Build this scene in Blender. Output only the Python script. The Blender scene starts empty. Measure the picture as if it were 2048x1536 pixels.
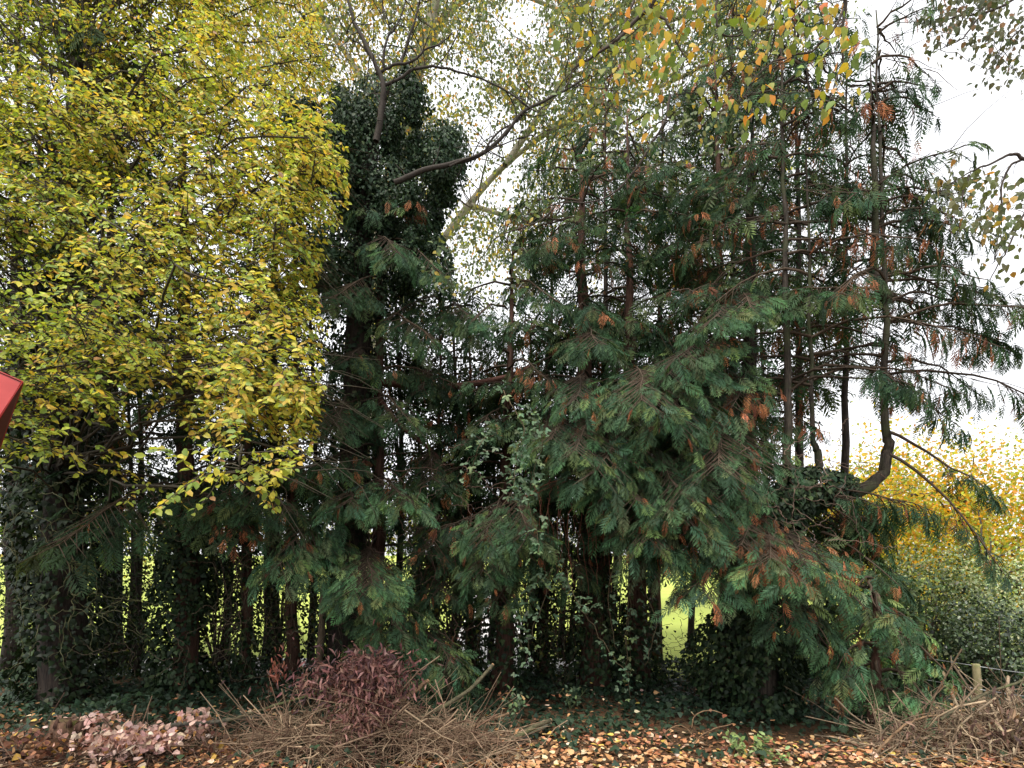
import bpy, math, random
import numpy as np
from mathutils import Matrix, Vector

S = bpy.context.scene
R = math.radians
PI = math.pi

# ------------------------------------------------------------------ camera, sky, sun, exposure
F, HY, CZ = 1100.0, 1110.0, 1.7            # focal length and horizon row for a 2048 px wide frame, eye height
cd = bpy.data.cameras.new('camera')
cd.sensor_width = 36.0
cd.lens = 36.0 * F / 2048.0
cd.shift_y = (HY - 768.0) / 2048.0
cd.clip_start, cd.clip_end = 0.05, 2000.0
cam = bpy.data.objects.new('camera', cd)
cam.location = (0, 0, CZ)
cam.rotation_euler = (R(90), 0, 0)
S.collection.objects.link(cam)
S.camera = cam

W = bpy.data.worlds.new('World')
S.world = W
W.use_nodes = True
wn, wl = W.node_tree.nodes, W.node_tree.links
wn.clear()
sky = wn.new('ShaderNodeTexSky')
sky.sky_type = 'NISHITA'
sky.sun_disc = False
sky.sun_elevation = R(63)
sky.sun_rotation = math.atan2(-0.3, -0.55)
sky.dust_density = 4.0
hs = wn.new('ShaderNodeHueSaturation')
hs.inputs['Saturation'].default_value = 0.18
mixw = wn.new('ShaderNodeMix')
mixw.data_type = 'RGBA'
mixw.inputs['Factor'].default_value = 0.72
mixw.inputs['B'].default_value = (6.85, 6.9, 7.15, 1)      # even cloud cover
bgn = wn.new('ShaderNodeBackground')
bgn.inputs['Strength'].default_value = 0.105
wo = wn.new('ShaderNodeOutputWorld')
wl.new(sky.outputs['Color'], hs.inputs['Color'])
wl.new(hs.outputs['Color'], mixw.inputs['A'])
cn = wn.new('ShaderNodeTexNoise')
cn.inputs['Scale'].default_value = 2.2
cn.inputs['Detail'].default_value = 4.0
cmr = wn.new('ShaderNodeMapRange')
cmr.inputs['From Min'].default_value, cmr.inputs['From Max'].default_value = 0.3, 0.7
cmr.inputs['To Min'].default_value, cmr.inputs['To Max'].default_value = 0.9, 1.08
cvm = wn.new('ShaderNodeVectorMath')
cvm.operation = 'SCALE'
wtc = wn.new('ShaderNodeTexCoord')
wl.new(wtc.outputs['Generated'], cn.inputs['Vector'])
wl.new(cn.outputs['Fac'], cmr.inputs['Value'])
wl.new(mixw.outputs['Result'], cvm.inputs[0])
wl.new(cmr.outputs['Result'], cvm.inputs['Scale'])
wl.new(cvm.outputs['Vector'], bgn.inputs['Color'])
wl.new(bgn.outputs['Background'], wo.inputs['Surface'])

sd = bpy.data.lights.new('sun', 'SUN')
sd.energy = 1.5
sd.angle = R(14)
sd.color = (1.0, 0.95, 0.87)
sun = bpy.data.objects.new('sun', sd)
sdir = Vector((-0.3, -0.55, 1.25)).normalized()
sun.rotation_euler = sdir.to_track_quat('Z', 'Y').to_euler()
sun.location = (-6, -10, 15)
S.collection.objects.link(sun)

S.view_settings.view_transform = 'Standard'
S.view_settings.look = 'None'
S.view_settings.gamma = 1.0
S.view_settings.use_curve_mapping = False
S.view_settings.exposure = 1.38
cy = S.cycles
cy.max_bounces = 7
cy.diffuse_bounces = 4
cy.glossy_bounces = 2
cy.transmission_bounces = 4
cy.transparent_max_bounces = 4
cy.caustics_reflective = False
cy.caustics_refractive = False

# ------------------------------------------------------------------ helpers
def P(px, py, d):
    """the point at distance d along y that the photograph shows at column px, row py"""
    return np.array([(px - 1024.0) / F * d, d, CZ + (HY - py) / F * d])

def gd(py):
    return CZ * F / (py - HY)

_seed = [11]
def RG(k=None):
    _seed[0] += 1
    return np.random.default_rng(k if k is not None else _seed[0])

def nrm(a):
    a = np.asarray(a, float)
    return a / np.maximum(np.linalg.norm(a, axis=-1, keepdims=True), 1e-9)

def ground_z(x, y):
    x = np.asarray(x, float); y = np.asarray(y, float)
    return 0.05 * np.sin(1.3 * x + 0.6 * y) * np.sin(0.9 * y - 0.5 * x) + 0.02 * np.sin(4.1 * x + 1.0) * np.sin(3.7 * y)

class MB:
    def __init__(s):
        s.v, s.c, s.t, s.q, s.n = [], [], [], [], 0
    def add(s, v, tris=None, quads=None, col=None):
        v = np.asarray(v, float).reshape(-1, 3)
        s.v.append(v)
        if col is None: col = np.full((len(v), 3), 0.5)
        col = np.asarray(col, float)
        if col.ndim == 1: col = np.tile(col, (len(v), 1))
        s.c.append(col)
        if tris is not None and len(tris): s.t.append(np.asarray(tris, np.int64).reshape(-1, 3) + s.n)
        if quads is not None and len(quads): s.q.append(np.asarray(quads, np.int64).reshape(-1, 4) + s.n)
        s.n += len(v)
    def build(s, name, mat, parent=None, smooth=True, kind=None, link=True):
        if s.n == 0: return None
        V = np.concatenate(s.v)
        if parent is not None: V = V - base_of(parent)
        C = np.concatenate(s.c)
        t = np.concatenate(s.t) if s.t else np.zeros((0, 3), np.int64)
        q = np.concatenate(s.q) if s.q else np.zeros((0, 4), np.int64)
        me = bpy.data.meshes.new(name)
        me.vertices.add(len(V)); me.vertices.foreach_set('co', V.astype(np.float32).ravel())
        nl = t.size + q.size
        me.loops.add(nl)
        me.loops.foreach_set('vertex_index', np.concatenate([t.ravel(), q.ravel()]).astype(np.int32))
        npoly = len(t) + len(q)
        me.polygons.add(npoly)
        st = np.concatenate([np.arange(len(t)) * 3, t.size + np.arange(len(q)) * 4]).astype(np.int32)
        me.polygons.foreach_set('loop_start', st)
        try:
            me.polygons.foreach_set('loop_total', np.concatenate([np.full(len(t), 3), np.full(len(q), 4)]).astype(np.int32))
        except Exception:
            pass
        me.polygons.foreach_set('use_smooth', np.full(npoly, smooth, dtype=bool))
        at = me.attributes.new('col', 'FLOAT_COLOR', 'POINT')
        at.data.foreach_set('color', np.concatenate([C, np.ones((len(C), 1))], 1).astype(np.float32).ravel())
        me.update(calc_edges=True)
        me.materials.append(mat)
        if not link: return me
        return obj(name, me, parent, kind)

_base = {}
def base_of(o):
    while o.parent is not None: o = o.parent
    return _base.get(o.name, np.zeros(3))

def obj(name, me, parent=None, kind=None):
    o = bpy.data.objects.new(name, me)
    S.collection.objects.link(o)
    if parent is not None: o.parent = parent
    if kind: o['kind'] = kind
    return o

def thing(name, label, cat, loc, group=None):
    o = bpy.data.objects.new(name, None)
    S.collection.objects.link(o)
    o.location = tuple(loc)
    o.empty_display_size = 0.2
    o['label'] = label; o['category'] = cat
    if group: o['group'] = group
    _base[o.name] = np.array(loc, float)
    return o

def tube(mb, pts, rad, k=5, col=(0.2, 0.15, 0.1), col2=None, lump=0.0, cap=False):
    p = np.asarray(pts, float); n = len(p)
    rad = np.broadcast_to(np.asarray(rad, float), (n,))
    t = nrm(np.gradient(p, axis=0))
    m = p[-1] - p[0]
    ref = np.array([0, 0, 1.0]) if abs(m[2]) < 0.8 * np.linalg.norm(m) else np.array([1.0, 0, 0])
    a = nrm(np.cross(t, ref)); b = np.cross(t, a)
    th = np.arange(k) * 2 * PI / k
    rr = rad[:, None] * np.ones((1, k))
    if lump:
        i = np.arange(n)[:, None]
        rr = rr * (1 + lump * np.sin(3 * th[None] + 0.7 * i) * np.cos(1.3 * i + th[None]) + lump * 0.6 * np.sin(5 * th[None] + p[0, 0] * 9))
    v = p[:, None] + rr[..., None] * (np.cos(th)[None, :, None] * a[:, None] + np.sin(th)[None, :, None] * b[:, None])
    i, j = np.meshgrid(np.arange(n - 1), np.arange(k), indexing='ij')
    jn = (j + 1) % k
    q = np.stack([i * k + j, i * k + jn, (i + 1) * k + jn, (i + 1) * k + j], -1).reshape(-1, 4)
    c = np.asarray(col, float)
    if col2 is not None:
        s = np.linspace(0, 1, n)[:, None, None]
        cc = (c * (1 - s) + np.asarray(col2) * s) * np.ones((1, k, 1))
        cc = cc.reshape(-1, 3)
    else:
        cc = np.tile(c, (n * k, 1))
    tr = None
    if cap:
        v = np.concatenate([v.reshape(-1, 3), p[:1], p[-1:]])
        cc = np.concatenate([cc, cc[:1], cc[-1:]])
        jj = np.arange(k)
        tr = np.concatenate([np.stack([np.full(k, n * k), (jj + 1) % k, jj], 1),
                             np.stack([np.full(k, n * k + 1), (n - 1) * k + jj, (n - 1) * k + (jj + 1) % k], 1)])
    mb.add(v, tris=tr, quads=q, col=cc)

def smooth_path(pts, n):
    """Catmull-Rom resampling of a few control points"""
    p = np.asarray(pts, float)
    if len(p) < 3:
        s = np.linspace(0, 1, n)[:, None]
        return p[0] * (1 - s) + p[-1] * s
    e = np.concatenate([[2 * p[0] - p[1]], p, [2 * p[-1] - p[-2]]])
    out = []
    for u in np.linspace(0, len(p) - 1 - 1e-6, n):
        i = int(u); t = u - i
        a, b, c, d = e[i], e[i + 1], e[i + 2], e[i + 3]
        out.append(0.5 * (2 * b + (c - a) * t + (2 * a - 5 * b + 4 * c - d) * t * t + (3 * b - a - 3 * c + d) * t ** 3))
    return np.array(out)

def wiggle(rng, p, amp):
    n = len(p)
    w = np.cumsum(rng.normal(0, 1, (n, 3)), 0)
    w -= np.linspace(0, 1, n)[:, None] * w[-1]
    return p + w * amp / math.sqrt(n)

# leaf shapes: x along the leaf, y across, z its normal
def leaf_template(outline, fold=0.12, curl=0.15):
    """half outline [(x, y)...]; a midrib and two folded halves"""
    o = np.array(outline, float); n = len(o)
    mid = np.stack([o[:, 0], np.zeros(n), -curl * o[:, 0] ** 2], 1)
    L = np.stack([o[:, 0], o[:, 1], fold * o[:, 1] * 2 - curl * o[:, 0] ** 2], 1)
    Rr = L * [1, -1, 1]
    v = [[0, 0, 0]]; tris = []
    v += [list(x) for x in mid] + [list(x) for x in L] + [list(x) for x in Rr] + [[1, 0, -curl]]
    tip = len(v) - 1
    M = lambda i: 1 + i
    A = lambda i: 1 + n + i
    B = lambda i: 1 + 2 * n + i
    tris += [[0, M(0), A(0)], [0, B(0), M(0)]]
    for i in range(n - 1):
        tris += [[M(i), M(i + 1), A(i)], [M(i + 1), A(i + 1), A(i)], [M(i), B(i), M(i + 1)], [M(i + 1), B(i), B(i + 1)]]
    tris += [[M(n - 1), tip, A(n - 1)], [M(n - 1), B(n - 1), tip]]
    v = np.array(v)
    return dict(v=v, t=np.array(tris), g=v[:, 0])

OVAL = leaf_template([(0.3, 0.27), (0.68, 0.25)])
BIRCH = leaf_template([(0.22, 0.36), (0.55, 0.30)], fold=0.08, curl=0.1)
LANCE = leaf_template([(0.35, 0.13), (0.7, 0.09)], fold=0.25, curl=0.3)
OVAL_S = dict(v=np.array([[0, 0, 0], [0.3, 0.27, 0.06], [0.7, 0.24, 0.0], [1, 0, -0.15], [0.7, -0.24, 0.0], [0.3, -0.27, 0.06]]),
              t=np.array([[0, 2, 1], [0, 3, 2], [0, 4, 3], [0, 5, 4]]), g=np.array([0, .3, .7, 1, .7, .3]))
BIRCH_S = dict(v=np.array([[0, 0, 0], [0.2, 0.36, 0.04], [0.6, 0.26, 0.0], [1, 0, -0.1], [0.6, -0.26, 0.0], [0.2, -0.36, 0.04]]), t=OVAL_S['t'], g=OVAL_S['g'])
DIAMOND = dict(v=np.array([[0, 0, 0], [0.42, 0.3, 0.06], [1, 0, -0.1], [0.42, -0.3, 0.06]]),
               t=np.array([[0, 2, 1], [0, 3, 2]]), g=np.array([0, 0.4, 1, 0.4]))
_iv = np.array([[0.33, 0, 0.05], [0, 0, 0], [-0.1, 0.28, -0.02], [0.16, 0.5, -0.05], [0.36, 0.27, 0.0], [0.62, 0.32, -0.04],
                [1, 0, -0.1], [0.62, -0.32, -0.04], [0.36, -0.27, 0.0], [0.16, -0.5, -0.05], [-0.1, -0.28, -0.02]])
IVY = dict(v=_iv, t=np.array([[0, i, i + 1] for i in range(1, 10)] + [[0, 10, 1]]), g=np.clip(_iv[:, 0], 0, 1))
_iv2 = np.array([[0.3, 0, 0.05], [-0.05, 0, 0], [0.12, 0.45, -0.04], [0.6, 0.26, -0.02], [1, 0, -0.1], [0.6, -0.26, -0.02], [0.12, -0.45, -0.04]])
IVY_S = dict(v=_iv2, t=np.array([[0, i, i + 1] for i in range(1, 6)] + [[0, 6, 1]]), g=np.clip(_iv2[:, 0], 0, 1))

def frond_template(rng, pairs=8, sub=True, droop=0.35):
    v, t, g = [], [], []
    def blade(p, dirv, L, w, gg):
        side = np.array([-dirv[1], dirv[0], 0]) * w
        i = len(v)
        a, m, e = p, p + dirv * L * 0.45, p + dirv * L
        v.extend([a, m + side, e, m - side]); t.extend([[i, i + 2, i + 1], [i, i + 3, i + 2]])
        g.extend([gg * 0.6, gg * 0.8, min(1, gg + 0.25), gg * 0.8])
    for k in range(pairs):
        x = 0.06 + 0.86 * k / pairs
        L = (0.42 - 0.34 * (k / pairs) ** 1.3) * rng.uniform(0.8, 1.15) * (0.7 + 0.6 * min(1, k / 2))
        for s in (1, -1):
            a = R(rng.uniform(42, 58)) * s
            p = np.array([x + (0.03 if s > 0 else 0), 0, 0])
            dv = np.array([math.cos(a), math.sin(a), 0])
            blade(p, dv, L, 0.018 + (0.03 if sub else 0.05) * L, x)
            if sub:
                for m, ss in ((0.35, 1), (0.6, -1)):
                    a2 = a + R(38) * ss
                    q = p + dv * L * m; d2 = np.array([math.cos(a2), math.sin(a2), 0]); i = len(v)
                    v.extend([q - dv * 0.02, q + dv * 0.02, q + d2 * L * 0.55 * (1.15 - m)]); t.append([i, i + 1, i + 2] if ss < 0 else [i, i + 2, i + 1]); g.extend([x * 0.8, x * 0.8, min(1, x + 0.25)])
    blade(np.array([0.88, 0, 0]), np.array([1.0, 0, 0]), 0.14, 0.022, 0.9)
    blade(np.array([0.0, 0, 0]), np.array([1.0, 0, 0]), 0.9, 0.008, 0.3)
    v = np.array(v); g = np.array(g)
    v[:, 2] = -droop * v[:, 0] ** 2 - 0.5 * np.abs(v[:, 1]) ** 1.5 + 0.02 * np.sin(v[:, 0] * 23 + v[:, 1] * 17)
    return dict(v=v, t=np.array(t), g=g)

_fr = np.random.default_rng(5)
FROND = [frond_template(_fr, 8, True, dd) for dd in (0.2, 0.4, 0.6)]
FROND_T = [frond_template(_fr, 5, False, dd) for dd in (0.3, 0.5)]
FROND_S = [frond_template(_fr, 7, False, dd) for dd in (0.3, 0.5)]

def bake(mb, T, pos, D, N, sc, col, col2=None, wid=1.0):
    pos = np.asarray(pos, float).reshape(-1, 3); m = len(pos)
    if m == 0: return
    D = nrm(np.broadcast_to(D, (m, 3))); N = np.broadcast_to(N, (m, 3))
    B = nrm(np.cross(N, D)); N = np.cross(D, B)
    sc = np.broadcast_to(np.asarray(sc, float), (m,))[:, None, None]
    wid = np.broadcast_to(np.asarray(wid, float), (m,))[:, None, None]
    v = T['v']; n = len(v)
    V = pos[:, None] + sc * (v[None, :, 0:1] * D[:, None] + wid * v[None, :, 1:2] * B[:, None] + v[None, :, 2:3] * N[:, None])
    col = np.broadcast_to(np.asarray(col, float), (m, 3))
    if col2 is None:
        C = np.repeat(col[:, None], n, 1)
    else:
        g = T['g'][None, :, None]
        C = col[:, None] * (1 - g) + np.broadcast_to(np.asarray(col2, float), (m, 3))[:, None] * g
    tr = (T['t'][None] + (np.arange(m) * n)[:, None, None]).reshape(-1, 3)
    mb.add(V.reshape(-1, 3), tris=tr, col=C.reshape(-1, 3))

def pick(rng, cols, p, n, jit=0.18):
    c = np.array(cols, float)[rng.choice(len(cols), n, p=np.array(p) / np.sum(p))]
    return np.clip(c * rng.normal(1, jit, (n, 1)) * rng.normal(1, 0.06, (n, 3)), 0.002, 0.9)

def frame_mat(D, N):
    D = nrm(D); B = nrm(np.cross(N, D)); N = np.cross(D, B)
    return Matrix(((D[0], B[0], N[0]), (D[1], B[1], N[1]), (D[2], B[2], N[2])))

def leaf_parts(name, T, mat, parent, pos, D, N, sc, col, wid=None):
    """one object per leaf, sharing a few meshes"""
    cols = np.asarray(col); K = min(14, len(cols))
    idx = np.linspace(0, len(cols) - 1, K).astype(int)
    meshes = []
    for i in idx:
        mb = MB(); bake(mb, T, [[0, 0, 0]], [1, 0, 0], [0, 0, 1], 1.0, cols[i], cols[i] * 0.92)
        meshes.append(mb.build(name, mat, None, link=False))
    pal = cols[idx]; b = base_of(parent)
    for i in range(len(pos)):
        k = int(np.argmin(((pal - cols[i]) ** 2).sum(1)))
        o = bpy.data.objects.new(name, meshes[k])
        S.collection.objects.link(o)
        o.parent = parent
        o.location = tuple(pos[i] - b)
        o.rotation_euler = frame_mat(D[i], N[i]).to_euler()
        o.scale = (float(sc[i]),) * 3

# ------------------------------------------------------------------ materials
def leaf_mat(name, trans=0.35, rough=0.5, spec=0.4, tint=(1.15, 1.1, 0.6), gain=1.3):
    m = bpy.data.materials.new(name); m.use_nodes = True
    nt = m.node_tree; nt.nodes.clear()
    out = nt.nodes.new('ShaderNodeOutputMaterial')
    at = nt.nodes.new('ShaderNodeAttribute'); at.attribute_name = 'col'
    tc = nt.nodes.new('ShaderNodeTexCoord')
    nz = nt.nodes.new('ShaderNodeTexNoise'); nz.inputs['Scale'].default_value = 45.0; nz.inputs['Detail'].default_value = 3.0
    nt.links.new(tc.outputs['Object'], nz.inputs['Vector'])
    mr = nt.nodes.new('ShaderNodeMapRange')
    mr.inputs['From Min'].default_value = 0.3; mr.inputs['From Max'].default_value = 0.7
    mr.inputs['To Min'].default_value = 0.72 * gain; mr.inputs['To Max'].default_value = 1.25 * gain
    nt.links.new(nz.outputs['Fac'], mr.inputs['Value'])
    mul = nt.nodes.new('ShaderNodeVectorMath'); mul.operation = 'SCALE'
    nt.links.new(at.outputs['Color'], mul.inputs[0]); nt.links.new(mr.outputs['Result'], mul.inputs['Scale'])
    pr = nt.nodes.new('ShaderNodeBsdfPrincipled')
    pr.inputs['Roughness'].default_value = rough
    pr.inputs['Specular IOR Level'].default_value = spec
    nt.links.new(mul.outputs['Vector'], pr.inputs['Base Color'])
    if trans > 0:
        tr = nt.nodes.new('ShaderNodeBsdfTranslucent')
        m2 = nt.nodes.new('ShaderNodeVectorMath'); m2.operation = 'MULTIPLY'; m2.inputs[1].default_value = tint
        nt.links.new(mul.outputs['Vector'], m2.inputs[0]); nt.links.new(m2.outputs['Vector'], tr.inputs['Color'])
        mx = nt.nodes.new('ShaderNodeMixShader'); mx.inputs['Fac'].default_value = trans
        nt.links.new(pr.outputs['BSDF'], mx.inputs[1]); nt.links.new(tr.outputs['BSDF'], mx.inputs[2])
        nt.links.new(mx.outputs['Shader'], out.inputs['Surface'])
    else:
        nt.links.new(pr.outputs['BSDF'], out.inputs['Surface'])
    return m

def bark_mat(name, c1, c2, scale=(30, 30, 5), moss=None, bump=0.6):
    m = bpy.data.materials.new(name); m.use_nodes = True
    nt = m.node_tree; N = nt.nodes; L = nt.links
    pr = N['Principled BSDF']; pr.inputs['Roughness'].default_value = 0.85; pr.inputs['Specular IOR Level'].default_value = 0.2
    tc = N.new('ShaderNodeTexCoord'); mp = N.new('ShaderNodeMapping'); mp.inputs['Scale'].default_value = scale
    L.new(tc.outputs['Object'], mp.inputs['Vector'])
    nz = N.new('ShaderNodeTexNoise'); nz.inputs['Scale'].default_value = 1.0; nz.inputs['Detail'].default_value = 7.0; nz.inputs['Roughness'].default_value = 0.65
    L.new(mp.outputs['Vector'], nz.inputs['Vector'])
    cr = N.new('ShaderNodeValToRGB')
    cr.color_ramp.elements[0].position = 0.35; cr.color_ramp.elements[0].color = (*c1, 1)
    cr.color_ramp.elements[1].position = 0.68; cr.color_ramp.elements[1].color = (*c2, 1)
    L.new(nz.outputs['Fac'], cr.inputs['Fac'])
    last = cr.outputs['Color']
    if moss:
        n2 = N.new('ShaderNodeTexNoise'); n2.inputs['Scale'].default_value = 3.0; n2.inputs['Detail'].default_value = 5.0
        L.new(tc.outputs['Object'], n2.inputs['Vector'])
        r2 = N.new('ShaderNodeMapRange'); r2.inputs['From Min'].default_value = 0.48; r2.inputs['From Max'].default_value = 0.62
        L.new(n2.outputs['Fac'], r2.inputs['Value'])
        mx = N.new('ShaderNodeMix'); mx.data_type = 'RGBA'; mx.inputs['B'].default_value = (*moss, 1)
        L.new(r2.outputs['Result'], mx.inputs['Factor']); L.new(last, mx.inputs['A']); last = mx.outputs['Result']
    L.new(last, pr.inputs['Base Color'])
    bp = N.new('ShaderNodeBump'); bp.inputs['Strength'].default_value = bump; bp.inputs['Distance'].default_value = 0.02
    L.new(nz.outputs['Fac'], bp.inputs['Height']); L.new(bp.outputs['Normal'], pr.inputs['Normal'])
    return m

def ground_mat(name, c1, c2, c3, s1=2.0, s2=40.0, rough=0.95):
    m = bpy.data.materials.new(name); m.use_nodes = True
    nt = m.node_tree; N = nt.nodes; L = nt.links
    pr = N['Principled BSDF']; pr.inputs['Roughness'].default_value = rough; pr.inputs['Specular IOR Level'].default_value = 0.15
    tc = N.new('ShaderNodeTexCoord')
    a = N.new('ShaderNodeTexNoise'); a.inputs['Scale'].default_value = s1; a.inputs['Detail'].default_value = 6.0
    b = N.new('ShaderNodeTexNoise'); b.inputs['Scale'].default_value = s2; b.inputs['Detail'].default_value = 6.0
    L.new(tc.outputs['Object'], a.inputs['Vector']); L.new(tc.outputs['Object'], b.inputs['Vector'])
    cr = N.new('ShaderNodeValToRGB')
    cr.color_ramp.elements[0].position = 0.35; cr.color_ramp.elements[0].color = (*c1, 1)
    cr.color_ramp.elements[1].position = 0.65; cr.color_ramp.elements[1].color = (*c2, 1)
    L.new(a.outputs['Fac'], cr.inputs['Fac'])
    mr = N.new('ShaderNodeMapRange'); mr.inputs['From Min'].default_value = 0.4; mr.inputs['From Max'].default_value = 0.7
    L.new(b.outputs['Fac'], mr.inputs['Value'])
    mx = N.new('ShaderNodeMix'); mx.data_type = 'RGBA'; mx.inputs['B'].default_value = (*c3, 1)
    L.new(mr.outputs['Result'], mx.inputs['Factor']); L.new(cr.outputs['Color'], mx.inputs['A'])
    L.new(mx.outputs['Result'], pr.inputs['Base Color'])
    bp = N.new('ShaderNodeBump'); bp.inputs['Strength'].default_value = 0.7; bp.inputs['Distance'].default_value = 0.03
    L.new(b.outputs['Fac'], bp.inputs['Height']); L.new(bp.outputs['Normal'], pr.inputs['Normal'])
    return m

M_LEAF = leaf_mat('soft_leaf', 0.45, 0.5, 0.3, gain=1.15)
M_BIRCH = leaf_mat('birch_leaf', 0.5, 0.5, 0.3, (1.2, 1.1, 0.7))
M_GLOSS = leaf_mat('glossy_leaf', 0.15, 0.3, 0.5, (1.1, 1.2, 0.5))
M_IVY = leaf_mat('ivy_leaf', 0.12, 0.5, 0.16, (1.1, 1.2, 0.5))
M_FROND = leaf_mat('conifer_frond', 0.3, 0.7, 0.14, (1.1, 1.15, 0.6))
M_DRY = leaf_mat('dry_leaf', 0.2, 0.7, 0.2, (1.1, 0.9, 0.7))
M_TWIG = leaf_mat('twig_bark', 0.0, 0.8, 0.2, gain=1.1)
M_BARK = bark_mat('conifer_bark', (0.035, 0.018, 0.012), (0.13, 0.07, 0.05), (40, 40, 5))
M_BARK_G = bark_mat('grey_bark', (0.018, 0.015, 0.012), (0.085, 0.068, 0.052), (35, 35, 6), moss=(0.055, 0.06, 0.03))
M_BARK_D = bark_mat('dark_bark', (0.014, 0.011, 0.01), (0.06, 0.045, 0.035), (35, 35, 8))
M_BARK_P = bark_mat('pale_bark', (0.2, 0.18, 0.13), (0.42, 0.38, 0.29), (12, 12, 3), moss=(0.2, 0.2, 0.11))
M_WOOD = bark_mat('cut_wood', (0.25, 0.14, 0.07), (0.5, 0.33, 0.2), (20, 20, 20))
M_SOIL = ground_mat('leafy_soil', (0.03, 0.022, 0.014), (0.07, 0.045, 0.028), (0.12, 0.065, 0.03))
M_FIELD = ground_mat('mown_grass', (0.30, 0.38, 0.07), (0.40, 0.46, 0.11), (0.36, 0.40, 0.09), 0.4, 14.0)
M_TRACK = ground_mat('pale_gravel', (0.55, 0.54, 0.52), (0.68, 0.67, 0.65), (0.6, 0.58, 0.55), 0.5, 30.0)

# ------------------------------------------------------------------ ground, field, track
def sheet(name, xs, ys, z, mat):
    X, Y = np.meshgrid(xs, ys)
    Z = z(X, Y)
    n, m = X.shape
    i, j = np.meshgrid(np.arange(n - 1), np.arange(m - 1), indexing='ij')
    q = np.stack([i * m + j, i * m + j + 1, (i + 1) * m + j + 1, (i + 1) * m + j], -1).reshape(-1, 4)
    mb = MB(); mb.add(np.stack([X, Y, Z], -1).reshape(-1, 3), quads=q)
    return mb.build(name, mat, None, kind='structure')

sheet('ground', np.linspace(-14, 16, 150), np.linspace(-8, 7.7, 90), lambda x, y: ground_z(x, y), M_SOIL)
sheet('field', np.concatenate([[-900, -300, -100], np.linspace(-40, 40, 40), [100, 300, 900]]),
      np.concatenate([np.linspace(7.4, 40, 40), [60, 100, 200, 500, 1500]]),
      lambda x, y: -0.05 - 0.0 * x, M_FIELD)
mb = MB()
tp = [(-16, 8.0, 9.6), (-8, 8.0, 9.4), (-3, 8.0, 9.3), (0.0, 8.0, 9.4), (1.6, 8.0, 9.2), (2.1, 8.2, 8.9)]
v = [[x, y, -0.046] for x, a, b in tp for y in (a, b)]
mb.add(v, quads=[[2 * i, 2 * i + 2, 2 * i + 3, 2 * i + 1] for i in range(len(tp) - 1)])
v = [[-1.1, 9.1, -0.042], [0.45, 9.1, -0.042], [-1.3, 16, -0.042], [0.2, 16, -0.042], [-2.0, 28, -0.042], [-0.4, 28, -0.042]]
mb.add(v, quads=[[0, 1, 3, 2], [2, 3, 5, 4]])
mb.build('track', M_TRACK, None, kind='structure')

# ------------------------------------------------------------------ foliage helpers
def sines(rng, freq, n=5):
    K = rng.normal(0, freq, (n, 3)); ph = rng.uniform(0, 2 * PI, n)
    return lambda p: np.sin(p @ K.T + ph).mean(-1) * 1.6

def ivy_shell(mb, rng, path, rad, n, size=0.065, cols=None, thin=-0.5, depth=0.35, T=IVY_S, lump=0.3):
    """ivy leaves round a stem: path of points, rad the radius of the ivy along it"""
    path = np.asarray(path, float); rad = np.asarray(rad, float)
    seg = np.linalg.norm(np.diff(path, axis=0), axis=1)
    w = seg * (rad[:-1] + rad[1:]); k = rng.choice(len(seg), n, p=w / w.sum()); u = rng.uniform(0, 1, n)
    c = path[k] * (1 - u[:, None]) + path[k + 1] * u[:, None]
    r = rad[k] * (1 - u) + rad[k + 1] * u
    t = nrm(path[k + 1] - path[k])
    th = rng.uniform(0, 2 * PI, n)
    ref = np.where(np.abs(t[:, 2:3]) > 0.7, np.array([[1.0, 0, 0]]), np.array([[0, 0, 1.0]]))
    a = nrm(np.cross(t, ref)); b = np.cross(t, a)
    o = np.cos(th)[:, None] * a + np.sin(th)[:, None] * b
    nz = sines(rng, 2.6)
    rel = nz(c + o * r[:, None])
    rr = r * (1 - depth * rng.uniform(0, 1, n) ** 2 + lump * rel)
    pos = c + o * rr[:, None]
    keep = (rel > thin) & (pos[:, 2] > 0.02)
    pos, o, t = pos[keep], o[keep], t[keep]; m = len(pos)
    N = nrm(o + rng.normal(0, 0.45, (m, 3)) + [0, 0, 0.35])
    D = nrm(np.array([0, 0, -1.0]) + 0.5 * o + rng.normal(0, 0.55, (m, 3)))
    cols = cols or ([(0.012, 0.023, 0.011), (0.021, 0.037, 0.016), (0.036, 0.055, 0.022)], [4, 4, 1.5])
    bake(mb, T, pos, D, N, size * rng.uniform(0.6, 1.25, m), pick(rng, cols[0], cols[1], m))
    return pos

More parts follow.
